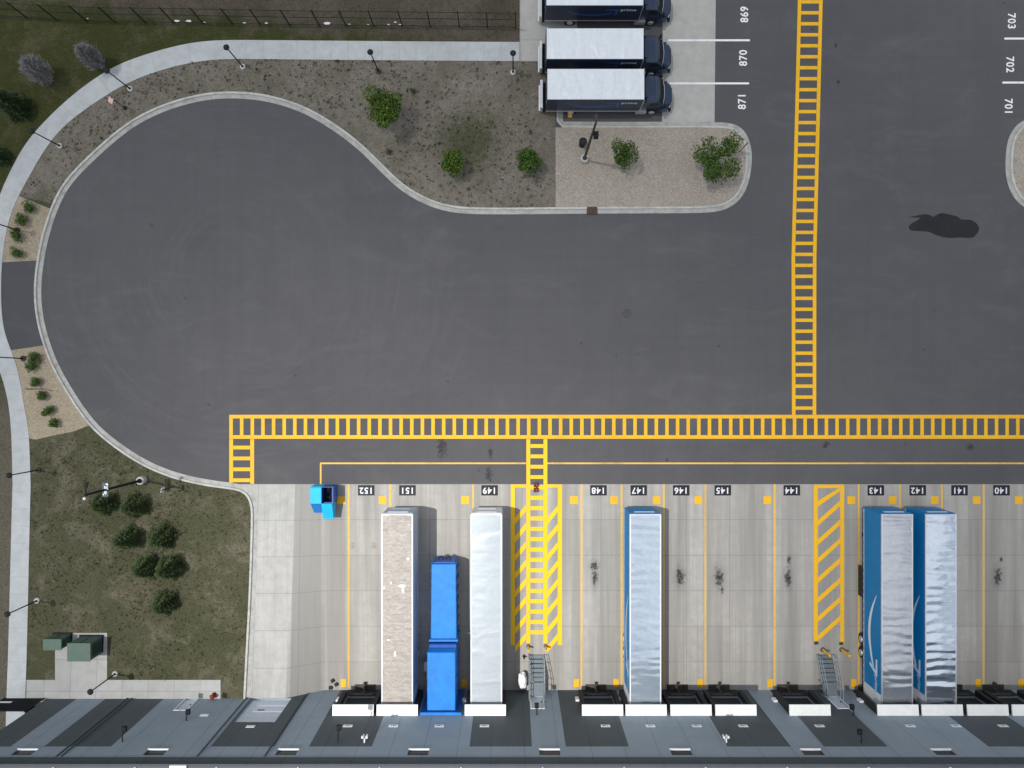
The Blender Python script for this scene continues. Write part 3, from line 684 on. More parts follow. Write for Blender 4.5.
# ------------------------------------------------------------------ TRAILERS
def trailer(x, label, side, roof, front, trim, logo=False, skirt=False, wid=1.27, ln=15.9, roofgap=0.):
    y = YW+.15; yy = y
    t = thing('semi_trailer', label, 'trailer', (x, yy, gz(x, yy)), 0, None)
    w = wid
    m = MB(); m.cbox(-w, w, 0, ln, 1.12, 4.02, .05); m.build('body', side, t)
    # roof skin, slightly crowned and rippled between the bows
    m = MB(); nx, ny = 8, 66; vs = []
    for j in range(ny+1):
        for i in range(nx+1):
            u = -w+.07+(2*w-.14)*i/nx; v_ = .1+(ln-.2)*j/ny
            e = min(i, nx-i)/nx*2
            vs.append((u, v_, 4.035+.03*math.sin(math.pi*i/nx)+(.010*e*mnoise.noise(Vector((u*1.1+x, v_*1.3, x))))))
    m.add(vs, [(j*(nx+1)+i, j*(nx+1)+i+1, (j+1)*(nx+1)+i+1, (j+1)*(nx+1)+i) for j in range(ny) for i in range(nx)]); m.build('roof', roof, t, smooth=True)
    m = MB(); 
    for sx in (-1, 1): m.box(*sorted((sx*(w-.09), sx*(w+.012))), .03, ln-.03, 3.94, 4.045)
    m.box(-w+.09, w-.09, ln-.12, ln-.03, 3.96, 4.05); m.build('roof_rail', trim, t)
    m = MB(); m.box(-w+.06, w-.06, ln+.003, ln+.05, 1.2, 3.9); m.box(-w+.5, w-.5, ln+.052, ln+.08, 1.5, 2.1); m.build('nose', front, t)
    m = MB(); m.box(-w+.45, w-.45, ln+.053, ln+.09, 3.35, 3.6); m.build('marker_box', 'trailer_white', t)
    m = MB(); 
    for sx in (-1, 1): m.box(*sorted((sx*(w+.003), sx*(w+.03))), .1, ln-.1, 1.08, 1.2)
    m.build('side_rail', 'aluminium', t)
    m = MB()
    for sx in (-1, 1): m.box(*sorted((sx*(w+.002), sx*(w+.018))), .0, 1.12, 1.22, 3.92)
    m.box(-w, w, -.05, -.003, 1.1, 4.0); m.build('rear_frame', 'trailer_white' if logo else trim, t)
    for ax in (3.3, 4.45):
        for sx in (-1, 1):
            m = MB(); m.wheel(sx*(w-.36), ax, .5, .5, .62); wh_ = m.build('wheel', 'tyre', t)
            m = MB(); m.wheel(sx*(w-.08), ax, .5, .28, .16); m.build('rim', 'aluminium', wh_)
    for sx in (-1, 1):
        m = MB(); m.tube([(sx*.75, 13.4, .08), (sx*.75, 13.4, 1.1)], .07).box(sx*.75-.14, sx*.75+.14, 13.25, 13.55, .02, .09); m.build('landing_leg', 'black_metal', t)
    m = MB(); m.box(-.55, .55, 1.2, 5, .75, 1.1).box(-w+.1, w-.1, .05, .12, .45, .58).box(-.5, -.42, .05, .12, .5, 1.1).box(.42, .5, .05, .12, .5, 1.1); m.build('underframe', 'black_metal', t)
    if skirt:
        m = MB()
        for sx in (-1, 1): m.box(*sorted((sx*(w+.04), sx*(w+.07))), 8.2, 10.8, .3, 1.07)
        m.build('side_skirt', 'black_rubber', t)
    if logo:
        for sx in (-1, 1):
            xx = sx*(w+.006)
            cen = [(3.0+(a-4.15)*1.052, b) for a, b in [(9.9, 3.25), (9.2, 2.8), (8.4, 2.4), (7.6, 2.15), (6.8, 2.05), (6.0, 2.1), (5.2, 2.3), (4.6, 2.5), (4.15, 2.75)]]; hw = [.02, .10, .15, .18, .19, .19, .17, .15, .12]
            cs = smooth_path(cen, 4); n = len(cs); m = MB(); vs = []
            for i, (a, b) in enumerate(cs):
                h = hw[min(int(i/4), 8)]*(1-(i/4-int(i/4)))+hw[min(int(i/4)+1, 8)]*(i/4-int(i/4))
                vs += [(xx, a, b+h), (xx, a, b-h)]
            m.add(vs, [(2*i, 2*i+1, 2*i+3, 2*i+2) for i in range(n-1)])
            m.poly  # arrow head
            hd = [(3.75, 3.36), (2.35, 3.36), (2.95, 2.05), (3.2, 2.2), (2.78, 3.08), (3.75, 3.14)]
            m.add([(xx+sx*.003, a, b) for a, b in hd], [(0, 1, 4, 5), (1, 2, 3, 4)])
            m.build('arrow_mark', 'logo_white', t)
            rot = Matrix.Rotation(math.pi/2, 4, 'Z') if sx > 0 else Matrix.Rotation(-math.pi/2, 4, 'Z')
            text('lettering', 'prime', .62, 'logo_white', t, Matrix.Translation((xx, 1.62, 3.15)) @ rot @ Matrix.Rotation(math.pi/2, 4, 'X'))
        m = MB()
        for sx in (-1, 1):
            for k in range(26): m.box(*sorted((sx*(w+.031), sx*(w+.036))), .6+k*.6, .75+k*.6, 1.11, 1.17)
        m.build('reflector_tape', 'white_metal', t)
    return t
tb = trailer(-9.33, 'pale trailer with dirty mottled beige roof backed into dock 151', 'trailer_pale', 'roof_beige', 'trailer_pale', 'trailer_white')
for px, py, sx, sy in ((402, 586, .30, .13), (403, 590, .12, .28), (395, 654, .1, .26), (408, 559, .13, .13), (391, 583, .07, .12), (384, 588, .1, .1), (388, 640, .16, .06)):
    qx, qy = P(px, py, 4.1); rnd = random.Random(px); m = MB()
    m.add([(qx+9.33+sx*math.cos(a)*rnd.uniform(.7, 1.1), qy-YW-.15+sy*math.sin(a)*rnd.uniform(.7, 1.1), 4.085) for a in [k*math.pi/4 for k in range(8)]], [tuple(range(8))]); m.build('roof_patch', 'paper', tb)
trailer(-2.09, 'white trailer with plain pale silver roof beside the hatched walkway', 'trailer_white', 'roof_white', 'trailer_white', 'trailer_white')
trailer(10.84, 'blue trailer with rippled pale blue shiny roof backed into dock 147', 'trailer_blue', 'roof_satin', 'trailer_blue', 'trailer_white', True)
trailer(31.3, 'blue trailer with dull silver roof and white arrow at dock 143', 'trailer_blue', 'roof_silver', 'trailer_blue', 'aluminium', True, True)
trailer(34.85, 'blue trailer with bright rippled mirror roof at dock 142', 'trailer_blue', 'roof_mirror', 'trailer_blue', 'aluminium', True, True)
# ------------------------------------------------------------------ BLUE COMPACTOR AND CONTAINER
x, y = -5.72, YW+.12
t = thing('trash_compactor', 'blue trash compactor fixed to the wall between two trailers', 'compactor', (x, y, gz(x, y)))
def scale_x(px0, px1, z): k = (H-z)/F; return (px0-512)*k-x, (px1-512)*k-x
m = MB(); m.cbox(-1.14, 1.14, .05, 4.75, .35, 4.3, .05); m.build('body', 'blue_steel', t)
m = MB(); m.box(-1.62, 1.62, -.115, .04, .3, 4.65); m.build('flange', 'blue_dark', t)
m = MB(); m.box(-1.64, 1.64, -.115, .1, 4.652, 4.72); m.build('flange_cap', 'blue_steel', t)
m = MB(); m.box(-1.1, 1.1, 4.755, 5.0, .4, 3.2); m.build('ram_head', 'blue_dark', t)
for yy in (.6, 1.6, 2.6, 3.6, 4.55):
    for sx in (-1, 1): m = MB(); m.box(*sorted((sx*1.145, sx*1.19)), yy, yy+.12, .4, 4.1); m.build('side_rib', 'blue_dark', t)
m = MB(); m.box(-1.75, -1.3, 2.1, 2.9, .2, 1.5).box(-1.7, -1.35, 1.0, 2.099, .3, .5); m.build('power_unit', 'galvanised', t)
for sx in (-.9, .9):
    m = MB(); m.box(sx-.1, sx+.1, .2, 4.8, .02, .35); m.build('skid', 'black_metal', t)
y = YW+5.2; 
t = thing('waste_container', 'blue closed waste container joined to the compactor by the wall', 'container', (x+.03, y, gz(x, y)))
m = MB(); m.loft([[(-.98, .18, .3), (.98, .18, .3), (.95, 6.4, .3), (-.95, 6.4, .3)], [(-1.08, .18, 2.55), (1.08, .18, 2.55), (1.02, 6.4, 2.55), (-1.02, 6.4, 2.55)], [(-1.02, .22, 2.62), (1.02, .22, 2.62), (.98, 6.35, 2.62), (-.98, 6.35, 2.62)]]); m.build('body', 'blue_steel', t)
m = MB(); m.box(-1.2, 1.2, 0, .17, .25, 2.75); m.build('end_frame', 'blue_steel', t)
for k in range(7):
    for sx in (-1, 1): m = MB(); m.box(*sorted((sx*1.0, sx*1.11)), .5+k*.88, .6+k*.88, .35, 2.4); m.build('side_rib', 'blue_dark', t)
m = MB(); m.box(-.9, .9, 6.41, 6.5, .3, 2.3); m.build('front_panel', 'blue_dark', t)
m = MB()
for sx in (-.35, .25): m.tube([(sx-.25, 6.5, 1.2), (sx, 6.7, 1.2), (sx+.25, 6.5, 1.2)], .06)
m.build('pull_hook', 'black_metal', t)
for sx in (-.8, .8):
    m = MB(); m.wheel(sx, 5.9, .15, .15, .18); m.build('roller', 'tyre', t)
# open blue hopper at the apron edge
x, y = W(323, 501)
t = thing('waste_hopper', 'small bright blue open hopper standing at the asphalt edge', 'hopper', (x, y, gz(x, y)))
hx = lambda px, z: (px-512)*(H-z)/F-x
hy = lambda py, z: (384-py)*(H-z)/F-y
zt_ = 1.65; a0, a1, a2, a3 = hx(310.3, zt_), hx(321, zt_), hx(332, zt_), hx(333.2, zt_)
yt_, ym_ = hy(486.8, zt_), hy(503.6, zt_)
m = MB(); m.prism_x([(yt_, .12), (yt_, zt_-.12), (yt_-.12, zt_), (ym_, zt_), (hy(512.5, .5), .5), (hy(512.5, .5), .12)], a0, a1-.003); m.build('motor_housing', 'cyan_steel', t)
m = MB(); m.add([(a0+.03, ym_+.0, zt_-.01), (a1-.03, ym_, zt_-.01), (a1-.03, hy(512.5, .5)-.004, .52), (a0+.03, hy(512.5, .5)-.004, .52)], [(0, 1, 2, 3)]); o = m.build('service_panel', 'blue_steel', t); o.location = (0, -.012, .008)
m = MB()
m.box(a1, a1+.05, ym_, yt_, .12, zt_).box(a2, a3, ym_, yt_, .12, zt_).box(a1+.051, a2-.001, yt_-.05, yt_, .12, zt_).box(a1+.051, a2-.001, ym_, yt_-.051, .12, .35).box(a1+.051, a2-.001, ym_, ym_+.05, .351, zt_-.35)
m.build('hopper_bin', 'blue_dark', t)
m = MB(); m.prism_x([(ym_-.003, zt_-.02), (ym_-.003, .2), (hy(517.5, .9), .5), (hy(518.8, 1.05), 1.05)], a1+.02, a2-.02); m.build('chute', 'cyan_steel', t)
m = MB(); rnd = random.Random(5)
for k in range(26):
    cx, cy = rnd.uniform(a1+.15, a2-.15), rnd.uniform(ym_+.15, yt_-.15); s_ = rnd.uniform(.06, .16)
    m.box(-s_, s_, -s_*.6, s_*.6, -.05, .06, Matrix.Translation((cx, cy, .5+rnd.random()*.35)) @ Matrix.Rotation(rnd.random()*3, 4, (rnd.random(), rnd.random(), 1)))
m.build('refuse', 'black_metal', t)
m = MB(); m.box(a0+.1, a1-.1, ym_-.1, yt_-.1, .01, .119).box(a1+.1, a2-.1, ym_+.1, yt_-.1, .01, .119); m.build('skid', 'black_metal', t)
# ------------------------------------------------------------------ BOX TRUCKS
def box_truck(px_rear, yc, label):
    x = px_rear; t = thing('box_truck', label, 'truck', (x, yc, 0), 0, 'dark blue box trucks parked in the numbered stalls')
    w = 1.29; L0, L1 = .0, 8.05; zb, ztp = 1.02, 3.42
    m = MB(); m.cbox(L0, L1, -w, w, zb, ztp-.02, .04); m.build('cargo_box', 'trailer_navy', t)
    m = MB(); nx, ny = 60, 8; vs = []
    for i in range(nx+1):
        for j in range(ny+1):
            u = .05+(L1-.1)*i/nx; v_ = -w+.04+(2*w-.08)*j/ny; e = min(j, ny-j)/ny*2
            vs.append((u, v_, ztp-.005+.02*math.sin(math.pi*j/ny)+.034*e*mnoise.noise(Vector((u*1.35, v_*1.25, yc)))))
    m.add(vs, [(i*(ny+1)+j, i*(ny+1)+j+1, (i+1)*(ny+1)+j+1, (i+1)*(ny+1)+j) for i in range(nx) for j in range(ny)]); m.build('box_roof', 'roof_truck', t, smooth=True)
    m = MB()
    for sy in (-1, 1): m.box(.03, L1-.03, *sorted((sy*(w+.003), sy*(w+.03))), zb-.04, zb+.08)
    for sy in (-1, 1): m.box(L1-.06, L1+.01, *sorted((sy*(w+.002), sy*(w+.02))), zb+.09, ztp-.05)
    m.build('rub_rail', 'aluminium', t)
    m = MB(); m.box(-.46, -.26, -1.18, 1.18, .60, 1.5); m.box(-.25, -.1, -1.0, -.85, .5, .9).box(-.25, -.1, .85, 1.0, .5, .9); m.box(-.56, -.461, -1.1, 1.1, .52, .6); m.build('tail_lift', 'aluminium', t)
    m = MB(); m.box(-.2, 0, -1.2, 1.2, .55, .95); m.build('rear_bumper', 'black_metal', t)
    m = MB(); m.box(.2, 10.2, -.42, .42, .62, 1.0); m.build('chassis', 'black_metal', t)
    for ax, dual in ((2.2, .56), (9.15, .28)):
        for sy in (-1, 1):
            m = MB(); mm = MB().wheel(0, 0, 0, .48, dual); yy = sy*(w-.06-dual/2)
            m.add([(v[1]+ax, v[0]+yy, v[2]+.48) for v in mm.v], mm.f); q = m.build('wheel', 'tyre', t)
            mm = MB().wheel(0, 0, 0, .27, .1); m = MB(); m.add([(v[1]+ax, v[0]+sy*(w-.07), v[2]+.48) for v in mm.v], mm.f); m.build('rim', 'aluminium', q)
    # cab: side profile lofted across the width
    def ring(y, k): 
        return [(8.2, y, .8), (8.2, y, 2.5-k*.06), (8.35+k*.05, y, 2.66-k*.10), (9.15, y, 2.62-k*.1), (9.35, y, 2.5-k*.1), (9.95, y, 1.72), (9.95, y, .8)]
    m = MB(); m.loft([ring(-1.12, 1.6), ring(-1.02, .6), ring(-.6, 0), ring(.6, 0), ring(1.02, .6), ring(1.12, 1.6)]); m.build('cab', 'truck_paint', t, smooth=False)
    hood = [(9.96, .95), (10.25, 1.05), (10.55, .98), (10.68, .72), (10.70, 0), (10.68, -.72), (10.55, -.98), (10.25, -1.05), (9.96, -.95)]
    m = MB(); m.loft([[(a, b, .55) for a, b in hood], [(a, b*.98, 1.25) for a, b in hood], [(9.96+(a-9.96)*.93, b*.82, 1.52-(a-9.96)*.16) for a, b in hood]]); m.build('hood', 'truck_paint', t)
    m = MB(); m.add([(9.40, -.95, 2.32), (9.40, .95, 2.32), (9.90, 1.02, 1.80), (9.90, -1.02, 1.80)], [(0, 1, 2, 3)]); q = m.build('windscreen', 'glass', t); q.location = (.035, 0, .03)
    m = MB(); m.tube([(9.88, -1.03, 1.86), (9.98, -.5, 1.84), (10.02, 0, 1.83), (9.98, .5, 1.84), (9.88, 1.03, 1.86)], .022); m.build('wiper_cowl', 'galvanised', t)
    for sy in (-1, 1):
        m = MB(); m.box(8.75, 9.5, *sorted((sy*1.125, sy*1.135)), 1.65, 2.25); m.build('side_window', 'glass', t)
        m = MB(); m.box(9.66, 9.78, *sorted((sy*1.2, sy*1.4)), 1.75, 2.2).tube([(9.7, sy*1.08, 1.8), (9.72, sy*1.25, 1.9)], .03); m.build('mirror', 'black_metal', t)
        m = MB(); m.box(9.6, 10.4, *sorted((sy*.99, sy*1.26)), .75, 1.08); m.build('fender', 'truck_paint', t)
        m = MB(); m.box(10.56, 10.66, *sorted((sy*.68, sy*.94)), .85, 1.1); m.build('headlight', 'white_metal', t)
        m = MB(); m.box(7.75, 8.65, *sorted((sy*.95, sy*1.34)), .42, .85); m.build('step_tank', 'aluminium', t)
    m = MB(); m.box(10.62, 10.8, -1.1, 1.1, .38, .66); m.build('front_bumper', 'black_metal', t)
    m = MB(); m.box(10.66, 10.73, -.6, .6, .68, 1.3); m.build('grille', 'black_metal', t)
    m = MB(); m.box(8.21, 8.5, -.8, .8, 2.67, 2.75); m.build('roof_marker', 'truck_paint', t)
    for sy in (-1, 1):
        yy = sy*(w+.006); d = 1 if sy < 0 else -1
        cen = [(1.6, 2.75), (2.3, 2.3), (3.2, 2.0), (4.1, 1.93), (5.0, 2.05), (5.6, 2.3)]; cs = smooth_path(cen, 4); m = MB(); vs = []
        for i, (a, b) in enumerate(cs):
            h = .03+.12*math.sin(min(1, (i+1)/len(cs)*1.3)*math.pi*.62); vs += [(a, yy, b+h), (a, yy, b-h)]
        m.add(vs, [(2*i, 2*i+1, 2*i+3, 2*i+2) for i in range(len(cs)-1)])
        m.add([(a, yy+sy*.003, b) for a, b in ((5.0, 2.85), (6.15, 2.85), (6.0, 1.85), (5.78, 1.9), (5.86, 2.6), (5.0, 2.68))], [(0, 1, 4, 5), (1, 2, 3, 4)]); m.build('arrow_mark', 'logo_blue', t)
        text('lettering', 'prime', .5, 'logo_white', t, Matrix.Translation((6.9, yy, 2.75)) @ (Matrix.Identity(4) if sy < 0 else Matrix.Rotation(math.pi, 4, 'Z')) @ Matrix.Rotation(math.pi/2, 4, 'X'))
    return t
box_truck(2.86, 24.62, 'dark blue box truck with white roof in stall 871 next to the gravel island')
box_truck(2.80, 27.95, 'dark blue box truck with white roof in stall 870, middle of three')
box_truck(2.78, 32.35, 'dark blue box truck cut off by the top edge, in stall 869')
# ------------------------------------------------------------------ METAL STAIRS
def stair(x, label, lean):
    yb = -23.45; zp = 1.2
    t = thing('metal_stair', label, 'stairs', (x, YW, gz(x, YW)), 0, 'metal stairs up to the dock doors')
    top = zp; L = yb-YW; g0 = 0.
    m = MB(); m.box(-.62, .62, .02, 1.15, top-.05, top); m.build('landing', 'tread_steel', t)
    n = 6
    for k in range(n):
        z = top-(k+1)*(top-g0)/(n+1); y = 1.17+k*(L-1.2)/n
        m = MB(); m.box(-.6, .6, y, y+.30, z-.04, z); m.build('step', 'tread_steel', t)
        m = MB(); 
    for sx in (-1, 1):
        m = MB(); m.add([(sx*.63, 1.1, top), (sx*.63, L, g0+.18), (sx*.63, L, g0), (sx*.63, 1.1, top-.25), (sx*.67, 1.1, top), (sx*.67, L, g0+.18), (sx*.67, L, g0), (sx*.67, 1.1, top-.25)], [(0, 1, 2, 3), (4, 7, 6, 5), (0, 4, 5, 1), (1, 5, 6, 2), (2, 6, 7, 3), (3, 7, 4, 0)]); m.build('stringer', 'galvanised', t)
        m = MB(); xx = sx*.66
        for hh in (1.05, .55): m.tube([(xx, .08, top+hh), (xx, 1.15, top+hh), (xx, L, g0+.1+hh)], .028, 6)
        for f_ in (.08, .6, 1.15): m.tube([(xx, f_, top-.3), (xx, f_, top+1.05)], .025, 6)
        for f_ in (.33, .66, 1.): m.tube([(xx, 1.15+(L-1.15)*f_, top+(g0-top)*f_-.1), (xx, 1.15+(L-1.15)*f_, top+(g0+.1-top)*f_+1.05)], .025, 6)
        m.build('handrail', 'galvanised', t)
    for sx in (-.5, .5):
        m = MB(); m.tube([(sx, .9, .0), (sx, .9, top-.06)], .05, 6); m.build('leg', 'galvanised', t)
    return t
stair(2.1, 'grey metal stair at the foot of the yellow ladder walkway', 0)
stair(27.1, 'grey metal stair beyond the lone yellow hatched strip, near dock 143', 0)
def bollard(px, py, h, label, r=.09):
    x, y = W(px, py); t = thing('bollard', label, 'bollard', (x, y, gz(x, y)), 0, 'yellow bollards before the metal stairs')
    m = MB(); m.lathe([(r, -.05), (r, h-.06), (r*.8, h-.01), (r*.3, h)], 12); m.build('post', 'yellow_enamel', t, smooth=False)
    m = MB(); m.lathe([(r*1.9, -.03), (r*1.9, .03), (r*1.2, .05)], 12); m.build('base_plate', 'dock_steel', t)
bollard(822.7, 649.5, 1.5, 'left of the two yellow bollards at the stair near dock 143', .11)
bollard(841.6, 649.5, 1.5, 'right of the two yellow bollards at the stair near dock 143', .11)
bollard(528.2, 646, 1.1, 'left of the two yellow bollards at the ladder walkway end')
bollard(545.6, 646, 1.1, 'right of the two yellow bollards at the ladder walkway end')
# small yard things
def lump(name, label, cat, px, py, h, rx, ry, rz_, m_, seed, sub=3, group=None, lift=0):
    x, y = W(px, py); bm = bmesh.new(); bmesh.ops.create_icosphere(bm, subdivisions=sub, radius=1)
    for v in bm.verts:
        n_ = 1+.28*mnoise.noise(v.co*1.7+Vector((seed, 0, 0)))+.10*mnoise.noise(v.co*5+Vector((seed, 3, 0)))
        v.co = Vector((v.co.x*rx*n_, v.co.y*ry*n_, max(-.9, v.co.z)*rz_*n_+rz_*.9))
    me = bpy.data.meshes.new(name); bm.to_mesh(me); bm.free(); me.materials.append(M[m_])
    o = bpy.data.objects.new(name, me); COL.objects.link(o); o.location = (x, y, gz(x, y)+lift); return tag(o, label, cat, group)
lump('plastic_bundle', 'crumpled white plastic bundle left of the middle stair', 'plastic sheet', 522.5, 678, 0, .42, .72, .55, 'plastic_white', 3)
x, y = W(524, 656); t = thing('black_post', 'short black post standing left of the middle stair', 'post', (x, y, gz(x, y)))
m = MB(); m.lathe([(.07, -.05), (.07, .6), (.05, .64)], 10); m.build('shaft', 'black_metal', t); m = MB(); m.lathe([(.14, -.04), (.14, .03), (.08, .05)], 10); m.build('foot', 'black_rubber', t)
x, y = W(536, 487.3); t = thing('wheel_chock', 'pair of dark red chocks joined end to end on the walkway start', 'wheel chock', (x, y, gz(x, y)))
for k, dy in enumerate((-.22, .22)):
    m = MB(); m.prism_x([(dy-.2, .02), (dy+.2, .02), (dy+.13, .22), (dy-.05, .25), (dy-.17, .12)], -.2, -.06).prism_x([(dy-.2, .02), (dy+.2, .02), (dy+.13, .22), (dy-.05, .25), (dy-.17, .12)], .06, .2).box(-.06, .06, dy-.19, dy-.1, .03, .12).box(-.06, .06, dy+.06, dy+.14, .03, .2); m.build('block', 'dark_red', t)
m = MB(); m.tube([(0, -.05, .12), (.05, 0, .16), (0, .05, .12)], .03); m.build('link', 'black_metal', t)
for px, py, a, l_ in ((333, 680.5, .6, 'black wheel chock left of dock 152, farthest from the wall'), (336.7, 684.2, .5, 'black wheel chock left of dock 152, nearest the painted yellow square'), (330.8, 687.6, .1, 'black wheel chock left of dock 152, lying against the wall')):
    x, y = W(px, py); t = thing('wheel_chock', l_, 'wheel chock', (x, y, gz(x, y)), a, 'black wheel chocks left of dock 152')
    m = MB(); m.prism_x([(-.16, .0), (.16, .0), (.12, .17), (-.02, .2), (-.13, .1)], -.14, .14); m.build('block', 'black_rubber', t)
    m = MB(); m.tube([(-.14, 0, .1), (-.2, .08, .14), (-.14, .12, .1)], .018, 6); m.build('rope_loop', 'yellow_enamel', t)
for px, py, l_ in ((816, 643, 'dark block at the foot of the left line of the lone hatched strip'), (841, 643.5, 'dark block at the foot of the right line of the lone hatched strip')):
    x, y = W(px, py); t = thing('wheel_chock', l_, 'wheel chock', (x, y, gz(x, y)+.012), .1, 'dark blocks at the hatched strip')
    m = MB(); m.prism_x([(-.13, .0), (.13, .0), (.1, .14), (-.02, .17), (-.1, .08)], -.15, .15); m.build('block', 'dock_steel', t)
    m = MB(); m.tube([(-.15, 0, .08), (-.2, .05, .12), (-.15, .1, .08)], .015, 6); m.build('rope_loop', 'black_metal', t)
# ------------------------------------------------------------------ LAMPS
def lamp(px, py, label, h=3.65, collar=True):
    x, y = W(px, py, .1); t = thing('path_lamp', label, 'street lamp', (x, y, .08+gz(x, y)), 0, 'black lamps along the pavement')
    m = MB(); m.lathe([(.24, -.1), (.24, .12), (.20, .16)], 16); m.build('concrete_base', 'kerb' if collar else 'dirt', t)
    m = MB(); m.lathe([(.10, .16), (.10, .22), (.055, .3), (.045, h-.3), (.06, h-.28), (.06, h-.2)], 10); m.build('pole', 'black_metal', t)
    m = MB(); m.lathe([(.07, h-.2), (.13, h-.12), (.24, h-.06), (.25, h-.01), (.18, h+.04), (.06, h+.07)], 16); q = m.build('lamp_head', 'black_metal', t)
    m = MB(); m.lathe([(.11, h+.03), (.10, h+.10), (.05, h+.12)], 10); m.build('cap', 'black_rubber', q)
for px, py, l_, c in ((243, 67, 'pavement lamp with pale round base at the top of the curve', 1), (130.5, 89, 'pavement lamp just above the small pink sign', 1), (60, 146, 'pavement lamp on the upper left curve, bare soil around it', 1), (378.5, 71.5, 'pavement lamp above the largest soil-bed tree, without pale base', 0), (513, 72.5, 'pavement lamp nearest the parked box trucks', 1), (17.5, 230, 'pavement lamp among shrubs in the upper gravel bed', 0), (23.5, 358.5, 'pavement lamp at the top of the lower gravel bed', 0), (38.5, 470, 'pavement lamp on the left lawn below the lower gravel bed', 0), (37.3, 600.5, 'pavement lamp on the left lawn above the green cabinets', 1), (115.5, 673.5, 'lamp leaning over the paved area beside the green cabinets', 1)):
    lamp(px, py, l_, collar=c)
def tall_lamp(px, py, label, h, arms, extra):
    x, y = P(px, py, .1); t = thing('yard_light', label, 'light pole', (x, y, .1), 0, 'tall yard light poles')
    m = MB(); m.lathe([(.36, -.12), (.36, .5), (.32, .56)], 18); m.build('concrete_base', 'kerb', t)
    m = MB(); m.lathe([(.2, .56), (.2, .62), (.12, .66), (.085, h), (.09, h+.02)], 12); m.build('pole', arms[1], t)
    dx, dy = arms[0]
    m = MB(); m.tube([(0, 0, h-.1), (dx*.7, dy*.7, h)], .05); m.build('arm', arms[1], t)
    c = Matrix.Translation((dx, dy, h+.03)) @ Matrix.Rotation(math.atan2(dy, dx), 4, 'Z')
    m = MB(); m.box(-.2, .24, -.11, .11, -.06, .05, c); q = m.build('lamp_head', arms[2], t)
    for kind, z, ddx, ddy in extra:
        if kind == 'box': m = MB(); m.box(ddx-.17, ddx+.17, ddy-.22, ddy+.22, z-.3, z+.3).tube([(0, 0, z), (ddx, ddy, z)], .04); m.build('equipment_box', 'black_metal', t)
        if kind == 'panel':
            m = MB(); m.box(ddx-.24, ddx+.24, ddy-.55, ddy+.55, z-.04, z+.03); q = m.build('equipment_panel', 'teal_panel', t)  # flat equipment panel on the pole, exact use unknown
            m = MB(); rnd = random.Random(2)
            for k in range(9): a, b = rnd.uniform(-.2, .16), rnd.uniform(-.5, .4); m.box(ddx+a, ddx+a+.09, ddy+b, ddy+b+.12, z+.031+.001*k, z+.05+.001*k)
            m.box(ddx-.04, ddx+.05, ddy-.3, ddy+.3, z+.07, z+.09); m.build('fitting', 'white_metal', q)
        if kind == 'globe': m = MB(); m.lathe([(.03, -.1), (.1, -.05), (.11, .02), (.05, .1)], 10, (ddx, ddy, z)); m.build('sensor', 'white_metal', t)
tall_lamp(584, 160, 'tall grey light pole on the gravel island beside the bin', 9.0, ((-.02, .3), 'dock_steel', 'dock_steel'), [('box', 6.3, .3, -.05)])
tall_lamp(143, 480, 'tall black light pole with teal panel leaning over the left lawn', 8.4, ((.12, .75), 'black_metal', 'black_metal'), [('panel', 5.7, 0, 0), ('globe', 8.5, .02, -.25)])
# bin on the island
x, y = P(582, 145, .12); t = thing('litter_bin', 'black round bin beside the island light pole', 'bin', (x, y, .11))
m = MB(); m.lathe([(.26, 0), (.32, .85), (.34, .88), (.34, .94), (.24, .95)], 16); m.build('body', 'black_metal', t)
m = MB(); m.lathe([(.24, .952), (.22, 1.02), (.10, 1.08)], 16); m.build('lid', 'black_rubber', t)
# signs
def sign(px, py, h, label, face, ang, w=.46, hh=.5, tilt=0, foot=False):
    x, y = W(px, py, .1); t = thing('sign_post', label, 'sign', (x, y, .08+gz(x, y)), ang, None)
    m = MB(); m.box(-.03, .03, -.03, .03, -.1, h); m.build('post', 'black_metal', t)
    m = MB(); m.box(-w/2, w/2, .031, .05, h-hh, h+.02, Matrix.Translation((0, 0, h)) @ Matrix.Rotation(tilt, 4, 'X') @ Matrix.Translation((0, 0, -h))); m.build('sign_plate', face, t)
    if foot: m = MB(); m.lathe([(.22, 0), (.16, .12), (.06, .2)], 12); m.build('foot', 'black_rubber', t)
sign(125, 108, 2.2, 'small pink-topped sign on a post between pavement and kerb', 'pinkish', R(-40), .45, .5, R(-55), True)
sign(739, 152, 2.3, 'thin sign on a post at the rounded island end', 'black_metal', R(45), .35, .5)
sign(43, 389, 2.1, 'thin sign post between shrubs in the lower gravel bed', 'black_metal', 0, .3, .5)
sign(174.5, 486.5, 2.3, 'small white-edged sign on the lawn near the kerb curve', 'white_metal', R(80), .42, .55)
# drain, manhole
x, y = P(592, 211.2, .05); t = thing('storm_drain', 'rusty brown storm drain inlet set into the island kerb', 'drain', (x, y, .0))
m = MB(); m.box(-.45, .45, -.27, .36, .0, .16); m.build('frame', 'rust', t)
m = MB()
for k in range(6): m.box(-.4+k*.14, -.33+k*.14, -.24, .3, .161, .18)
m.build('grate', 'dock_steel', t)
x, y = P(627, 313.5); t = thing('manhole_cover', 'round dark manhole cover in the middle of the asphalt', 'manhole', (x, y, .002))
m = MB(); m.lathe([(.38, 0), (.38, .006), (.36, .008)], 24); m.build('rim', 'dock_steel', t); m = MB(); m.lathe([(.33, .0085), (.33, .013)], 24); m.build('lid', 'asphalt_path', t)
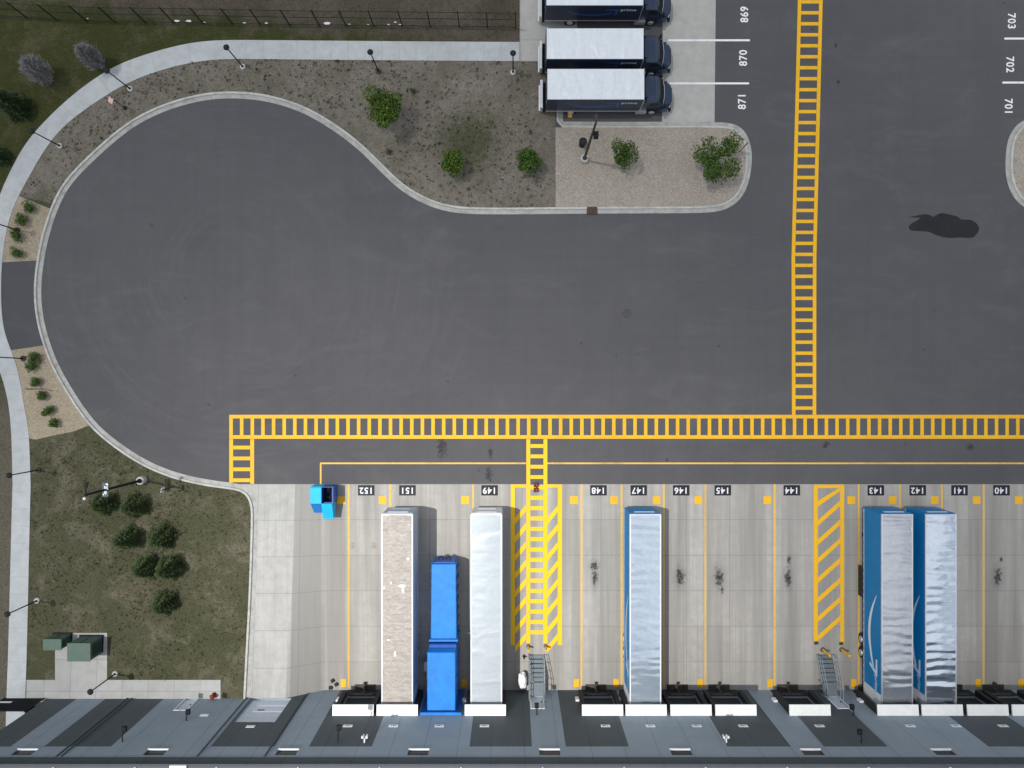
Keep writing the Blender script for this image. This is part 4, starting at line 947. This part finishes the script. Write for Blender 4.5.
# wheel stop beside truck
x, y = P(570, 114); t = thing('wheel_stop', 'yellow block on the asphalt beside the lowest box truck', 'wheel stop', (x, y, 0))
m = MB(); m.prism_y([(-.2, 0.0), (.2, 0.0), (.16, .14), (-.16, .14)], -.33, .33); m.build('block', 'yellow_enamel', t); m = MB(); m.lathe([(.04, .14), (.04, .16)], 8); m.build('bolt', 'dock_steel', t)
# hydrants
def hydrant(px, py, label):
    x, y = W(px, py, .1); t = thing('fire_hydrant', label, 'hydrant', (x, y, .1+gz(x, y)))
    m = MB(); m.lathe([(.2, 0), (.2, .06), (.15, .08), (.15, .32), (.2, .34), (.2, .4), (.15, .5), (.04, .56)], 14); m.build('barrel', 'red_enamel', t)
    m = MB(); m.tube([(-.27, 0, .24), (.27, 0, .24)], .075, 10).tube([(0, 0, .2), (0, .26, .2)], .09, 10); m.build('outlet', 'dark_red', t)
hydrant(214.2, 695, 'red fire hydrant standing on the paving against the wall')
# green electrical cabinets
def cabinet(px, py, wx, wy, h, label):
    x, y = W(px, py, .11); t = thing('electrical_cabinet', label, 'electrical cabinet', (x, y, .10+gz(x, y)))
    m = MB(); m.cbox(-wx/2, wx/2, -wy/2, wy/2, .08, h, .04); m.build('body', 'green_enamel', t)
    m = MB(); m.box(-wx/2-.03, wx/2+.03, -wy/2-.03, wy/2+.03, h+.002, h+.04); m.build('lid', 'green_enamel', t)
    m = MB(); m.box(-.01, .01, wy/2, wy/2+.02, .15, h-.05).box(.05, .12, wy/2, wy/2+.03, h*.5, h*.6); m.build('door_handle', 'dark_green', t)
    m = MB(); m.box(-wx/2-.1, wx/2+.1, -wy/2-.1, wy/2+.1, 0, .078); m.build('plinth', 'black_metal', t)
    m = MB(); m.box(wx/2+.003, wx/2+.1, -wy*.3, wy*.3, .3, h*.8); m.build('cooling_fins', 'dark_green', t)
cabinet(62.6, 638.8, 1.45, .86, 1.35, 'smaller flat green electrical cabinet at the left edge of the pad')
cabinet(91.5, 644.5, 1.85, 1.45, 1.75, 'larger green electrical cabinet in the middle of the pad')
# black gate across the pavement next to the building corner
xg0, xg1 = W(5.5, 698)[0], BX0-.15
t = thing('security_gate', 'black metal gate with a white sign across the pavement at the building corner', 'gate', (xg0, YW+.06, .13+DEP))
m = MB(); Lg = xg1-xg0
m.box(0, Lg, -.03, .03, .1, .2).box(0, Lg, -.03, .03, 2.3, 2.4).box(0, .08, -.04, .04, 0, 2.5).box(Lg-.08, Lg, -.04, .04, 0, 2.5); m.build('frame', 'black_metal', t)
m = MB()
for k in range(int(Lg/.075)): m.box(.09+k*.075, .13+k*.075, -.012, .012, .201, 2.299)
m.build('bars', 'black_metal', t)
m = MB(); m.box(.15, 1.2, .032, .05, .72, .95); m.build('sign_plate', 'white_metal', t)
# ------------------------------------------------------------------ FENCE
posts = [(-31, 14), (-2, 15.5), (27.3, 17.1), (57, 19.4), (87.3, 20.6), (115.5, 21.8), (145.8, 21.9), (174, 22.2), (203.3, 22.8), (232.8, 23.4), (260.5, 23.8), (289.8, 24.4), (319.5, 24.8), (346, 25), (374, 25.4), (402.4, 25.6), (430.5, 26), (459.5, 26.3), (487.5, 26.6), (515.5, 27)]
pw = [P(a, b+1, .09) for a, b in posts]
t = thing('perimeter_fence', 'long black metal fence along the top left of the lawn', 'fence', (pw[-1][0], pw[-1][1], .09))
ox, oy = pw[-1]; FH = 2.5
for a, b in pw:
    m = MB(); m.box(a-ox-.04, a-ox+.04, b-oy-.04, b-oy+.04, -.1, FH+.1); m.build('post', 'black_metal', t)
for (a, b), (c, d) in zip(pw, pw[1:]):
    for z, r in ((.18, .025), (1.4, .028), (FH-.05, .025)):
        m = MB(); m.tube([(a-ox, b-oy, z), (c-ox, d-oy, z)], r, 4); m.build('rail', 'black_metal', t)
    m = MB(); n = 14
    for k in range(1, n):
        q = k/n; u, v_ = a-ox+(c-a)*q, b-oy+(d-b)*q; m.box(u-.004, u+.004, v_-.004, v_+.004, .05, FH)
    m.build('pickets', 'black_metal', t)
for j, (px, py, s_, l_) in enumerate(((177, 21, .30, 'white paper scrap at the fence foot, leftmost of a close pair'), (189, 21.2, .34, 'largest white paper scrap at the fence foot, right of its close pair'), (204.5, 22.4, .14, 'small white scrap under the fence right of the close pair'), (244.8, 23.3, .2, 'white scrap at the fence before the pale dirt ends'), (266.5, 23.4, .22, 'bright white scrap at the fence above the top lamp'), (327, 23.6, .38, 'long white paper strip lying along the fence foot'), (349.5, 24.4, .13, 'small white scrap right of the long paper strip'), (368, 24.6, .15, 'white scrap near the fence above the bare lamp'), (388.8, 24.7, .16, 'left scrap of the white trio at the fence'), (395.5, 22.3, .18, 'top scrap of the white trio at the fence'), (400, 24.8, .14, 'right scrap of the white trio at the fence'), (87.8, 18.7, .13, 'yellowish scrap at a fence post on the green lawn'))):
    x, y = P(px, py, .1); rnd = random.Random(j); m = MB(); s_ *= .68
    pts = [(s_*(1.2*math.cos(a)*(0.7+.5*rnd.random())), s_*(.45*math.sin(a)*(.7+.5*rnd.random())), .01+.08*rnd.random()) for a in [k*math.pi/4 for k in range(8)]]
    m.add([(0, 0, .07)]+pts, [(0, 1+k, 1+(k+1) % 8) for k in range(8)])
    o = m.build('paper_scrap', 'paper', None, (x, y, .09)); tag(o, l_, 'litter', 'litter along the fence')
# ------------------------------------------------------------------ PLANTS
def leaves(m, rnd, c, rad, n, size, sz=1., shell=.35, up=.3):
    for _ in range(n):
        while True:
            d = Vector((rnd.uniform(-1, 1), rnd.uniform(-1, 1), rnd.uniform(-1, 1)))
            if shell < d.length < 1: break
        p = Vector((c[0]+d.x*rad[0], c[1]+d.y*rad[1], c[2]+d.z*rad[2]))
        nrm = (d+Vector((rnd.gauss(0, .6), rnd.gauss(0, .6), rnd.gauss(up, .5)))).normalized()
        a = nrm.orthogonal().normalized(); b = nrm.cross(a); th = rnd.random()*6.28; a, b = a*math.cos(th)+b*math.sin(th), b*math.cos(th)-a*math.sin(th)
        s_ = size*rnd.uniform(.6, 1.3)
        m.add([p-a*s_, p-b*s_*.5+nrm*s_*.1, p+a*s_, p+b*s_*.5+nrm*s_*.1], [(0, 1, 2, 3)])
def tree(px, py, rpx, h, label, lm, seed, nb=14, leaf=.13, per=150, flat=.8, spread=.62, trunk=True, group='young leafy trees'):
    leaf *= .8; per = int(per*1.5)
    x, y = P(px, py, h*.6); rnd = random.Random(seed); r = rpx*1.32/711*(H-h*.6)
    t = thing('leafy_tree', label, 'tree', (x, y, .09), 0, group)
    m = MB(); cz = h-r*flat; m.tube([(0, 0, -.1), (.03, .02, cz*.5), (0, 0, cz+.2*r)], .07, 8, .04)
    cen = []
    for k in range(nb):
        a = 2*math.pi*k/nb*2.4+rnd.random(); q = r*spread*math.sqrt((k+.3)/nb)*rnd.uniform(.8, 1.25); cen.append((q*math.cos(a), q*math.sin(a), cz+r*flat*rnd.uniform(-.55, .55)*(1-.3*q/r)))
        m.tube([(0, 0, cz*.55), (cen[-1][0]*.6, cen[-1][1]*.6, cen[-1][2]-.2), cen[-1]], .03, 5, .01)
    m.build('trunk', 'bark', t)
    m = MB()
    for c in cen:
        rr = r*rnd.uniform(.26, .44); leaves(m, rnd, c, (rr, rr, rr*.8), int(per*rnd.uniform(.7, 1.3)), leaf)
    m.build('crown', lm, t); return t
tree(384, 110, 17.5, 4.4, 'largest bright green tree in the soil bed, below a pavement lamp', 'leaf_bright', 1, 18, .14, 170)
tree(451, 163.5, 12, 3.0, 'round green tree in the soil bed nearest the kerb curve', 'leaf_bright', 2, 16, .11, 170, .95, .5)
tree(528, 161, 13, 3.1, 'round green tree in the soil bed close to the gravel island', 'leaf_mid', 3, 16, .11, 170, .95, .5)
tree(624, 156, 12.5, 3.2, 'small leafy tree in the middle of the gravel island', 'leaf_mid', 4, 13, .12, 110, .8, .66, group='trees on the gravel island')
tree(716, 160, 21, 3.8, 'widest green tree with ragged outline at the island end', 'leaf_mid', 9, 17, .15, 120, .6, .85, group='trees on the gravel island')
def shrub(px, py, rpx, h, label, lm, seed, n=700, leaf=.07, group=None):
    x, y = P(px, py, h*.5); r = rpx*1.2/711*H; rnd = random.Random(seed)
    t = thing('round_shrub', label, 'shrub', (x, y, .1), 0, group)
    m = MB()
    for k in range(7):
        a = rnd.random()*6.28; m.tube([(0, 0, 0), (.4*r*math.cos(a), .4*r*math.sin(a), h*.5), (.7*r*math.cos(a), .7*r*math.sin(a), h*.75)], .015, 5)
    m.build('stem', 'bark', t)
    m = MB(); 
    for k in range(9):
        a = rnd.random()*6.28; q = r*rnd.uniform(.1, .62); rr = r*rnd.uniform(.36, .55)
        leaves(m, rnd, (q*math.cos(a), q*math.sin(a), h*rnd.uniform(.4, .68)), (rr, rr, h*.36), n//9, leaf)
    m.build('foliage', lm, t); return t
G1 = 'shrubs in the upper gravel bed'; G2 = 'shrubs in the lower gravel bed'
for j, (px, py, r, l_) in enumerate(((28, 207, 6.5, 'round shrub in the upper gravel bed nearest the bare soil'), (22, 220.5, 7, 'largest round shrub in the upper gravel bed, second from the bare soil'), (17.5, 236, 6.5, 'round shrub in the upper gravel bed touching the lamp base'), (16.3, 253.3, 6, 'round shrub in the upper gravel bed nearest the asphalt path'))):
    shrub(px, py, r, .95, l_, 'leaf_mid', 20+j, group=G1)
for j, (px, py, r, l_) in enumerate(((35.5, 357.5, 6, 'round shrub in the lower gravel bed nearest the asphalt path'), (32.3, 366.3, 5.7, 'round shrub in the lower gravel bed between the sign and the topmost shrub'), (36.5, 382, 5.6, 'third shrub down the lower gravel bed, just above the sign'), (42.6, 395.3, 5.8, 'round shrub in the lower gravel bed just below the thin sign post'), (48, 410.3, 5.5, 'second shrub from the lawn end of the lower gravel bed'), (54, 424.2, 5.2, 'round shrub in the lower gravel bed nearest the lawn'))):
    shrub(px, py, r, .85, l_, 'leaf_mid', 40+j, group=G2)
def conifer(px, py, rpx, h, label, lm, seed, group, n=2600, name='evergreen_shrub', cat='evergreen', leaf=.13):
    x, y = W(px, py, h*.3); r = rpx/711*H; rnd = random.Random(seed)
    t = thing(name, label, cat, (x, y, .08+gz(x, y)), 0, group)
    m = MB(); m.tube([(0, 0, -.1), (0, 0, h*.9)], .07, 6, .015); m.build('trunk', 'bark', t)
    m = MB()
    for _ in range(n):
        u = rnd.random()**.75; z = .1+h*(1-u)*.98 if False else .08+(h-.08)*rnd.random()**1.35
        rr = r*(1-(z/h))**.62*(.72+.35*abs(math.sin(z*9+seed)))
        a = rnd.random()*6.283; q = rr*math.sqrt(rnd.uniform(.25, 1.)); lob = 1+.16*math.sin(a*5+seed)+.1*math.sin(a*8+z*3)
        p = Vector((q*lob*math.cos(a), q*lob*math.sin(a), z)); d = Vector((math.cos(a), math.sin(a), rnd.uniform(-.1, .7))).normalized(); sd = d.cross(Vector((0, 0, 1))).normalized()
        s_ = leaf*rnd.uniform(.7, 1.4); tw = Vector((rnd.gauss(0, .3), rnd.gauss(0, .3), rnd.gauss(0, .3)))
        d = (d+tw).normalized()
        m.add([p-d*s_*.5, p+sd*s_*.33, p+d*s_*1.1, p-sd*s_*.33], [(0, 1, 2, 3)])
    m.build('foliage', lm, t); return t
GE = 'dark evergreens planted on the left lawn'
for j, (px, py, r, l_) in enumerate(((103.5, 503.5, 12.5, 'dark evergreen on the lawn directly under the tall black light pole'), (134, 506, 13.5, 'evergreen on the lawn nearest the kerb curve, right of the pole'), (127.5, 538.5, 12.5, 'evergreen on the lawn, left one of the middle row'), (160.5, 537.5, 14.5, 'broadest evergreen on the lawn, right one of the middle row'), (145.5, 567.5, 13, 'evergreen on the lawn, left one of the touching lower pair'), (169, 568, 13.5, 'evergreen on the lawn, right one of the touching lower pair'), (164, 603.5, 12.5, 'lone evergreen on the lawn closest to the building'))):
    conifer(px, py, r*.96, 2.3+.25*(j % 3), l_, 'needle', 60+j, GE, 5200, leaf=.085)
conifer(13, 105, 14, 3.4, 'bushy dark green tree at the left edge on the green lawn', 'leaf_dark', 81, None, 3200, 'evergreen_tree', 'tree', .15)
conifer(-1, 156, 9, 2.2, 'dark evergreen half cut off by the left edge below the bushy tree', 'leaf_dark', 82, None, 1500, 'evergreen_tree', 'tree', .13)
def bare(px, py, rx, h, label, seed):
    x, y = P(px, py, 0); rnd = random.Random(seed); r = rx/711*H
    t = thing('bare_tree', label, 'tree', (x, y, .08), 0, 'grey leafless oval trees on the green lawn')
    m = MB(); m.tube([(0, 0, -.1), (.02, 0, h*.5), (0, 0, h*.9)], .07, 6, .015); m.build('trunk', 'bark', t)
    m = MB()
    for _ in range(5200):
        u = rnd.random(); z = h*(.12+.8*u); a = rnd.random()*6.283; prof = math.sin(math.pi*min(1, (.12+u*.9)))**.55*r*(.82+.5*mnoise.noise(Vector((math.cos(a)*2.2, math.sin(a)*2.2+seed, z*1.1)))); q = prof*math.sqrt(rnd.uniform(.05, 1)); p = Vector((q*math.cos(a), q*math.sin(a), z))
        d = Vector((math.cos(a)*.45, math.sin(a)*.45, 1)).normalized()+Vector((rnd.gauss(0, .25), rnd.gauss(0, .25), 0)); L_ = rnd.uniform(.14, .34); w = .03
        sd = d.cross(Vector((rnd.random(), rnd.random(), .1))).normalized()*w
        m.add([p-sd, p+sd, p+d*L_], [(0, 1, 2)])
    m.build('crown', 'twig_grey', t)
bare(51, 79, 14, 3.6, 'grey leafless oval tree, left one of two on the green lawn', 5)
bare(102.5, 66, 11.5, 3.6, 'grey leafless tree nearer the pavement, right one of two', 6)
shrub(389, 151.5, 3.6, .5, 'tiny dark red shrub in the soil bed close to the kerb', 'leaf_red', 90, 160, .06)
shrub(413, 91, 3.0, .4, 'tiny dark shrub in the soil bed right of the largest tree', 'leaf_dark', 91, 140, .06)
# weeds and clods: nobody could count them
rnd = random.Random(11); m = MB()
from mathutils.geometry import intersect_point_tri_2d
def in_poly(p, poly):
    c = False; n = len(poly)
    for i in range(n):
        a, b = poly[i], poly[i-1]
        if (a[1] > p[1]) != (b[1] > p[1]) and p[0] < (b[0]-a[0])*(p[1]-a[1])/(b[1]-a[1])+a[0]: c = not c
    return c
soil_poly = kout[i0:i1]+si_top[::-1]
k = 0
while k < 1900:
    p = (rnd.uniform(-43, 3.9), rnd.uniform(14, 29))
    if not in_poly(p, soil_poly): continue
    if mnoise.noise(Vector((p[0]*.16, p[1]*.16, 4))) < rnd.uniform(-.5, .35): k += .2; continue
    s_ = abs(rnd.gauss(0, .045))+.022; k += 1
    for q in range(5):
        a = rnd.random()*6.28; m.add([(p[0], p[1], .095), (p[0]+s_*math.cos(a), p[1]+s_*math.sin(a), .10+s_*.7), (p[0]+s_*1.4*math.cos(a+.5), p[1]+s_*1.4*math.sin(a+.5), .10+s_*.2)], [(0, 1, 2)])
struct(m.build('weeds', 'weed'), 'stuff')
m = MB(); k = 0; lawn_poly = [q for q in kout if q[1] < P(0, 427)[1]]+[W(246, 680), W(110, 680), W(110, 630), W(30, 630), W(31, 445)]
while k < 3800:
    p = (rnd.uniform(-42, -22), rnd.uniform(-26.4, -4))
    if not in_poly(p, lawn_poly): k += .05; continue
    s_ = rnd.uniform(.05, .12); k += 1
    if mnoise.noise(Vector((p[0]*.35, p[1]*.35, 2))) < rnd.uniform(-.6, .3): continue
    for q in range(4):
        a = rnd.random()*6.28; m.add([(p[0], p[1], .08), (p[0]+s_*math.cos(a), p[1]+s_*math.sin(a), .08+s_), (p[0]+s_*.8*math.cos(a+.6), p[1]+s_*.8*math.sin(a+.6), .09)], [(0, 1, 2)])
raised(struct(m.build('grass_tufts', 'tuft'), 'stuff'))
# ------------------------------------------------------------------ LIGHT
EL = R(69); sd = Vector((-.977*math.cos(EL), .215*math.cos(EL), math.sin(EL)))
sun = bpy.data.lights.new('sun', 'SUN'); sun.energy = 4.4; sun.angle = R(.53); sun.color = (1, .965, .91)
so_ = bpy.data.objects.new('sun', sun); COL.objects.link(so_); so_.rotation_euler = (-sd).to_track_quat('-Z', 'Y').to_euler()
so_.location = (-20, 5, 90)
w = bpy.data.worlds.new('World'); S.world = w; w.use_nodes = True; nt = w.node_tree; nt.nodes.clear()
sky = nt.nodes.new('ShaderNodeTexSky'); sky.sky_type = 'NISHITA'; sky.sun_disc = False; sky.sun_elevation = EL; sky.sun_rotation = math.atan2(sd.x, sd.y)
tc = nt.nodes.new('ShaderNodeTexCoord'); nz = nt.nodes.new('ShaderNodeTexNoise'); nz.inputs['Scale'].default_value = 2.6; nz.inputs['Detail'].default_value = 6; nz.inputs['Distortion'].default_value = .6
nt.links.new(tc.outputs['Generated'], nz.inputs['Vector'])
mr = nt.nodes.new('ShaderNodeMapRange'); mr.inputs[1].default_value = .36; mr.inputs[2].default_value = .56; nt.links.new(nz.outputs['Fac'], mr.inputs[0])
mx = nt.nodes.new('ShaderNodeMix'); mx.data_type = 'RGBA'; nt.links.new(mr.outputs[0], mx.inputs[0]); nt.links.new(sky.outputs[0], mx.inputs[6]); mx.inputs[7].default_value = (9.0, 9.4, 9.9, 1)
bg = nt.nodes.new('ShaderNodeBackground'); bg.inputs[1].default_value = .10; nt.links.new(mx.outputs[2], bg.inputs[0])
ow = nt.nodes.new('ShaderNodeOutputWorld'); nt.links.new(bg.outputs[0], ow.inputs[0])
# a drifting cloud: its shadow dims the far side of the yard while the docks lie in a gap of sun
CZ = 600.
off = sd*(CZ/sd.z)
t = mat('cloud'); v = t.coord(rnd=False); x, y, z = t.sep(v)
def ell(cx, cy, rx, ry):
    a = t.math('DIVIDE', t.math('SUBTRACT', x, cx), rx); b = t.math('DIVIDE', t.math('SUBTRACT', y, cy), ry)
    return t.math('SQRT', t.math('ADD', t.math('MULTIPLY', a, a), t.math('MULTIPLY', b, b)))
d = ell(-9, -20, 25, 21)
nn = t.noise(v, .035, 4, .55)
d2 = t.math('ADD', d, t.math('MULTIPLY', t.math('SUBTRACT', nn, .5), .5))
op = t.remap(d2, .45, 2.0, .0, .52)
tr = t.n('ShaderNodeBsdfTransparent'); df = t.n('ShaderNodeBsdfTranslucent'); df.inputs[0].default_value = (.9, .9, .9, 1)
ms = t.n('ShaderNodeMixShader'); t.link(op, ms.inputs[0]); t.link(tr.outputs[0], ms.inputs[1]); t.link(df.outputs[0], ms.inputs[2])
oo = t.n('ShaderNodeOutputMaterial'); t.link(ms.outputs[0], oo.inputs[0])
m = MB(); n = 36; Rr = 130.
top = []; bot = []
for j in range(n+1):
    for i in range(n+1):
        u, v_ = (i/n*2-1), (j/n*2-1); q = max(0, 1-max(abs(u), abs(v_))**4)
        hgt = 14*q*(1+.8*mnoise.noise(Vector((u*4, v_*4, 1))))
        top.append((u*Rr, v_*Rr, hgt)); bot.append((u*Rr, v_*Rr, -hgt*.35-.01))
fs = [(j*(n+1)+i, j*(n+1)+i+1, (j+1)*(n+1)+i+1, (j+1)*(n+1)+i) for j in range(n) for i in range(n)]
m.add(top, fs); m.add(bot, fs)
o = m.build('cloud', 'cloud', None, (off.x, off.y, CZ), smooth=True); struct(o)
# ------------------------------------------------------------------ CAMERA
cam = bpy.data.cameras.new('camera'); cam.sensor_width = 36; cam.lens = 36*F/1024; cam.clip_end = 5000; cam.clip_start = .5
co = bpy.data.objects.new('camera', cam); COL.objects.link(co); co.location = (0, 0, H); co.rotation_euler = (0, 0, 0); S.camera = co
S.view_settings.view_transform = 'Standard'; S.view_settings.look = 'None'; S.view_settings.exposure = 0.0; S.view_settings.gamma = 1; S.view_settings.use_curve_mapping = False
